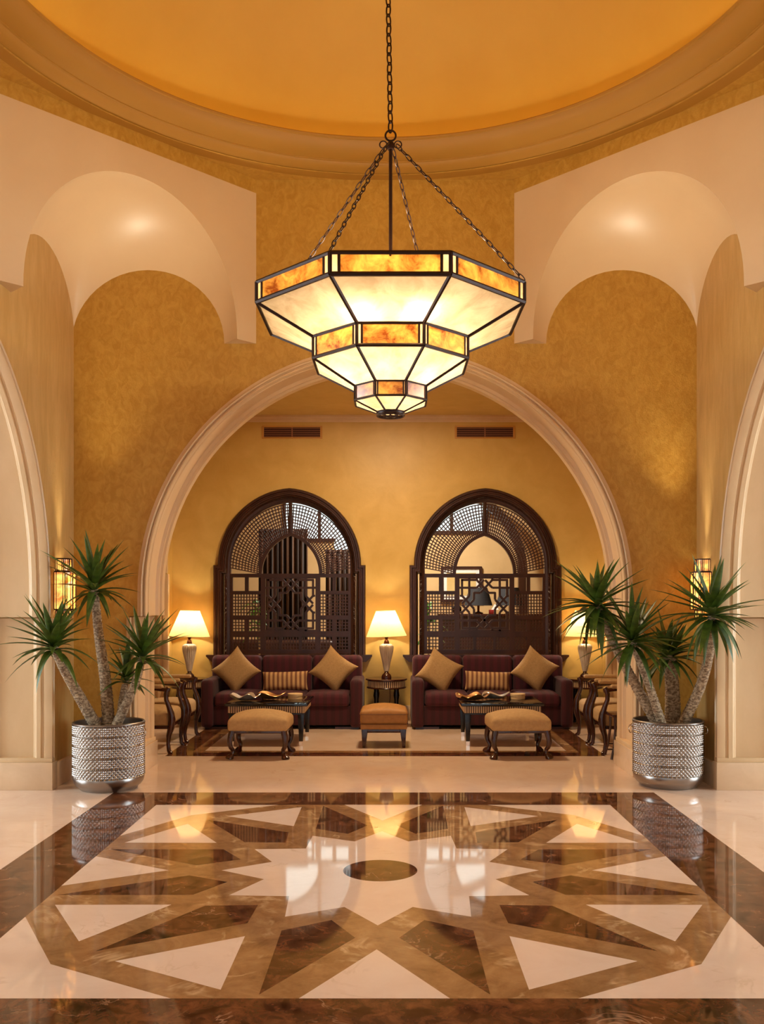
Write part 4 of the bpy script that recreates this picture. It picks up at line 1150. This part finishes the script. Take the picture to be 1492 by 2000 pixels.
for x,r,nm,tl in ((XC-2.64,.25,'left',1.5),(XC-.012,.278,'middle',-2.0),(XC+2.635,.25,'right',0)):
    where = {'left':'in the left corner of the alcove','middle':'between the two burgundy sofas','right':'in the right corner of the alcove'}[nm]
    side_table(x,YT,r,'round dark side table with ribbed apron '+where)
    lamp(x,YT,'table lamp with ribbed pale body and ivory shade '+where,tl)
c = MB().tube([(XC+.03,YT+.292,.60),(XC+.035,YT+.295,.3),(XC+.01,YT+.30,.12),(XC+.03,YT+.29,.012)],.004,6).build('lamp_cord','wood')
tag(c,'thin dark lamp cord hanging behind the middle side table','cord')

# ------------------------------------------------------------------ armchairs
def armchair():
    t = thing('armchair', (0,0,0), '', 'chair', 'beige open-arm chairs along the alcove sides')
    # faces +x, front legs at x=.27
    MB().soft(-.26,.27,-.285,.285,.285,.44,.045,crown=.045).build('seat','beige',t,angle=60)
    MB().box(-.25,.25,-.27,.27,.255,.29).build('seat_rail','mahog',t,bevel=.004)
    m = MB().soft(-.045,.045,-.25,.25,0,.50,.035).xf(Matrix.Translation((-.27,0,.42)) @ Matrix.Rotation(-.16,4,'Y')); m.build('backrest','beige',t,angle=60)
    m = MB()
    M = Matrix.Translation((-.29,0,.42)) @ Matrix.Rotation(-.16,4,'Y')
    for a,b in (((0,-.275,-.05),(0,-.275,.53)),((0,.275,-.05),(0,.275,.53)),((0,-.275,.53),(0,.275,.53))): m.tube([M@Vector(a),M@Vector(b)],.024,8)
    m.build('back_frame','mahog',t)
    for sg in (-1,1):
        y = sg*.295
        MB().tube([(.285,y+sg*.01,0),(.262,y,.03),(.255,y,.10),(.262,y,.19),(.285,y,.27),(.295,y,.36),(.288,y,.42),(.262,y,.50),(.235,y,.57),(.232,y,.63),(.25,y,.68),(.262,y,.705)],
                  [.026,.022,.020,.027,.036,.038,.034,.027,.024,.026,.031,.020],8).build('front_leg','mahog',t,angle=60)
        MB().tube([(-.36,sg*.26,0),(-.30,sg*.265,.14),(-.265,sg*.27,.30),(-.28,sg*.275,.44)],[.018,.021,.026,.026],8).build('rear_leg','mahog',t,angle=60)
        MB().tube([(.255,y,.672),(.10,y+sg*.006,.690),(-.10,y,.695),(-.32,sg*.275,.70)],[.022,.020,.020,.020],8).build('arm_rail','mahog',t)
        MB().soft(-.26,.20,y-.034,y+.034,.69,.735,.02).build('arm_pad','beige',t,angle=60)
    return t
ac = armchair()
spots = [(-2.64,10.16,0,'front-most beige armchair on the left side of the alcove, nearest the pier'),(-2.64,10.95,0,'beige armchair on the left side of the alcove, nearest the sofa'),
         (2.52,10.14,PI,'front-most beige armchair on the right side of the alcove, nearest the pier'),(2.52,10.93,PI,'beige armchair on the right side of the alcove, nearest the sofa')]
for i,(x,y,rz,lb) in enumerate(spots):
    if i: dup(ac,(x,y,0),rz,lb)
ac.location = (spots[0][0],spots[0][1],0); ac['label'] = spots[0][3]
def stand(x, y, label):
    t = thing('folding_stand', (x,y,0), label, 'stand', 'dark wooden stands behind the piers')
    for sx in (-1,1):
        for sy in (-1,1): MB().tube([(sx*.20,sy*.15,0),(sx*.17,sy*.13,.12),(sx*.15,sy*.11,.30),(sx*.15,sy*.11,.44)],[.014,.013,.014,.016],6).build('leg','mahog',t)
    for sy in (-1,1):
        for z in (.06,.12): MB().tube([(-.185,sy*.14,z),(.185,sy*.14,z)],.008,6).build('rung','mahog',t)
    MB().box(-.19,.19,-.15,.15,.43,.46).build('top','mahog',t,bevel=.006)
stand(-2.70,9.62,'low dark wooden stand half hidden behind the left pier'); stand(2.44,9.62,'low dark wooden stand half hidden behind the right pier')

# ------------------------------------------------------------------ fill lamps added on the ceilings of halls, alcove and rear room
def fill_lamp(x, y, z, w, size, label, col=(1,.95,.85)):
    t = thing('fill_ceiling_light', (x,y,z), label, 'added ceiling light')
    MB().lathe([(size,0),(size,-.03),(size-.02,-.035),(size-.02,-.012),(.001,-.012)],32).build('housing','boxcream',t)
    l = bpy.data.lights.new('fill_downlight','AREA'); l.shape = 'DISK'; l.size = size*1.8; l.energy = w; l.color = col
    o = bpy.data.objects.new('fill_downlight',l); COL.objects.link(o); o.parent = t; o.location = (0,0,-.045)
fill_lamp(-6.6,6.0,4.3,FILL_W*.6,.35,'added ceiling fill light in the side hall beyond the left arch')
fill_lamp(6.5,6.0,4.3,FILL_W*.6,.35,'added ceiling fill light in the side hall beyond the right arch')
fill_lamp(XC,10.4,4.17,FILL_W*1.15,.25,'added ceiling fill light above the sofa alcove behind the arch',(1,.74,.44))
fill_lamp(0.3,15.0,4.3,FILL_W*2.2,.3,'added ceiling fill light in the room behind the lattice windows')
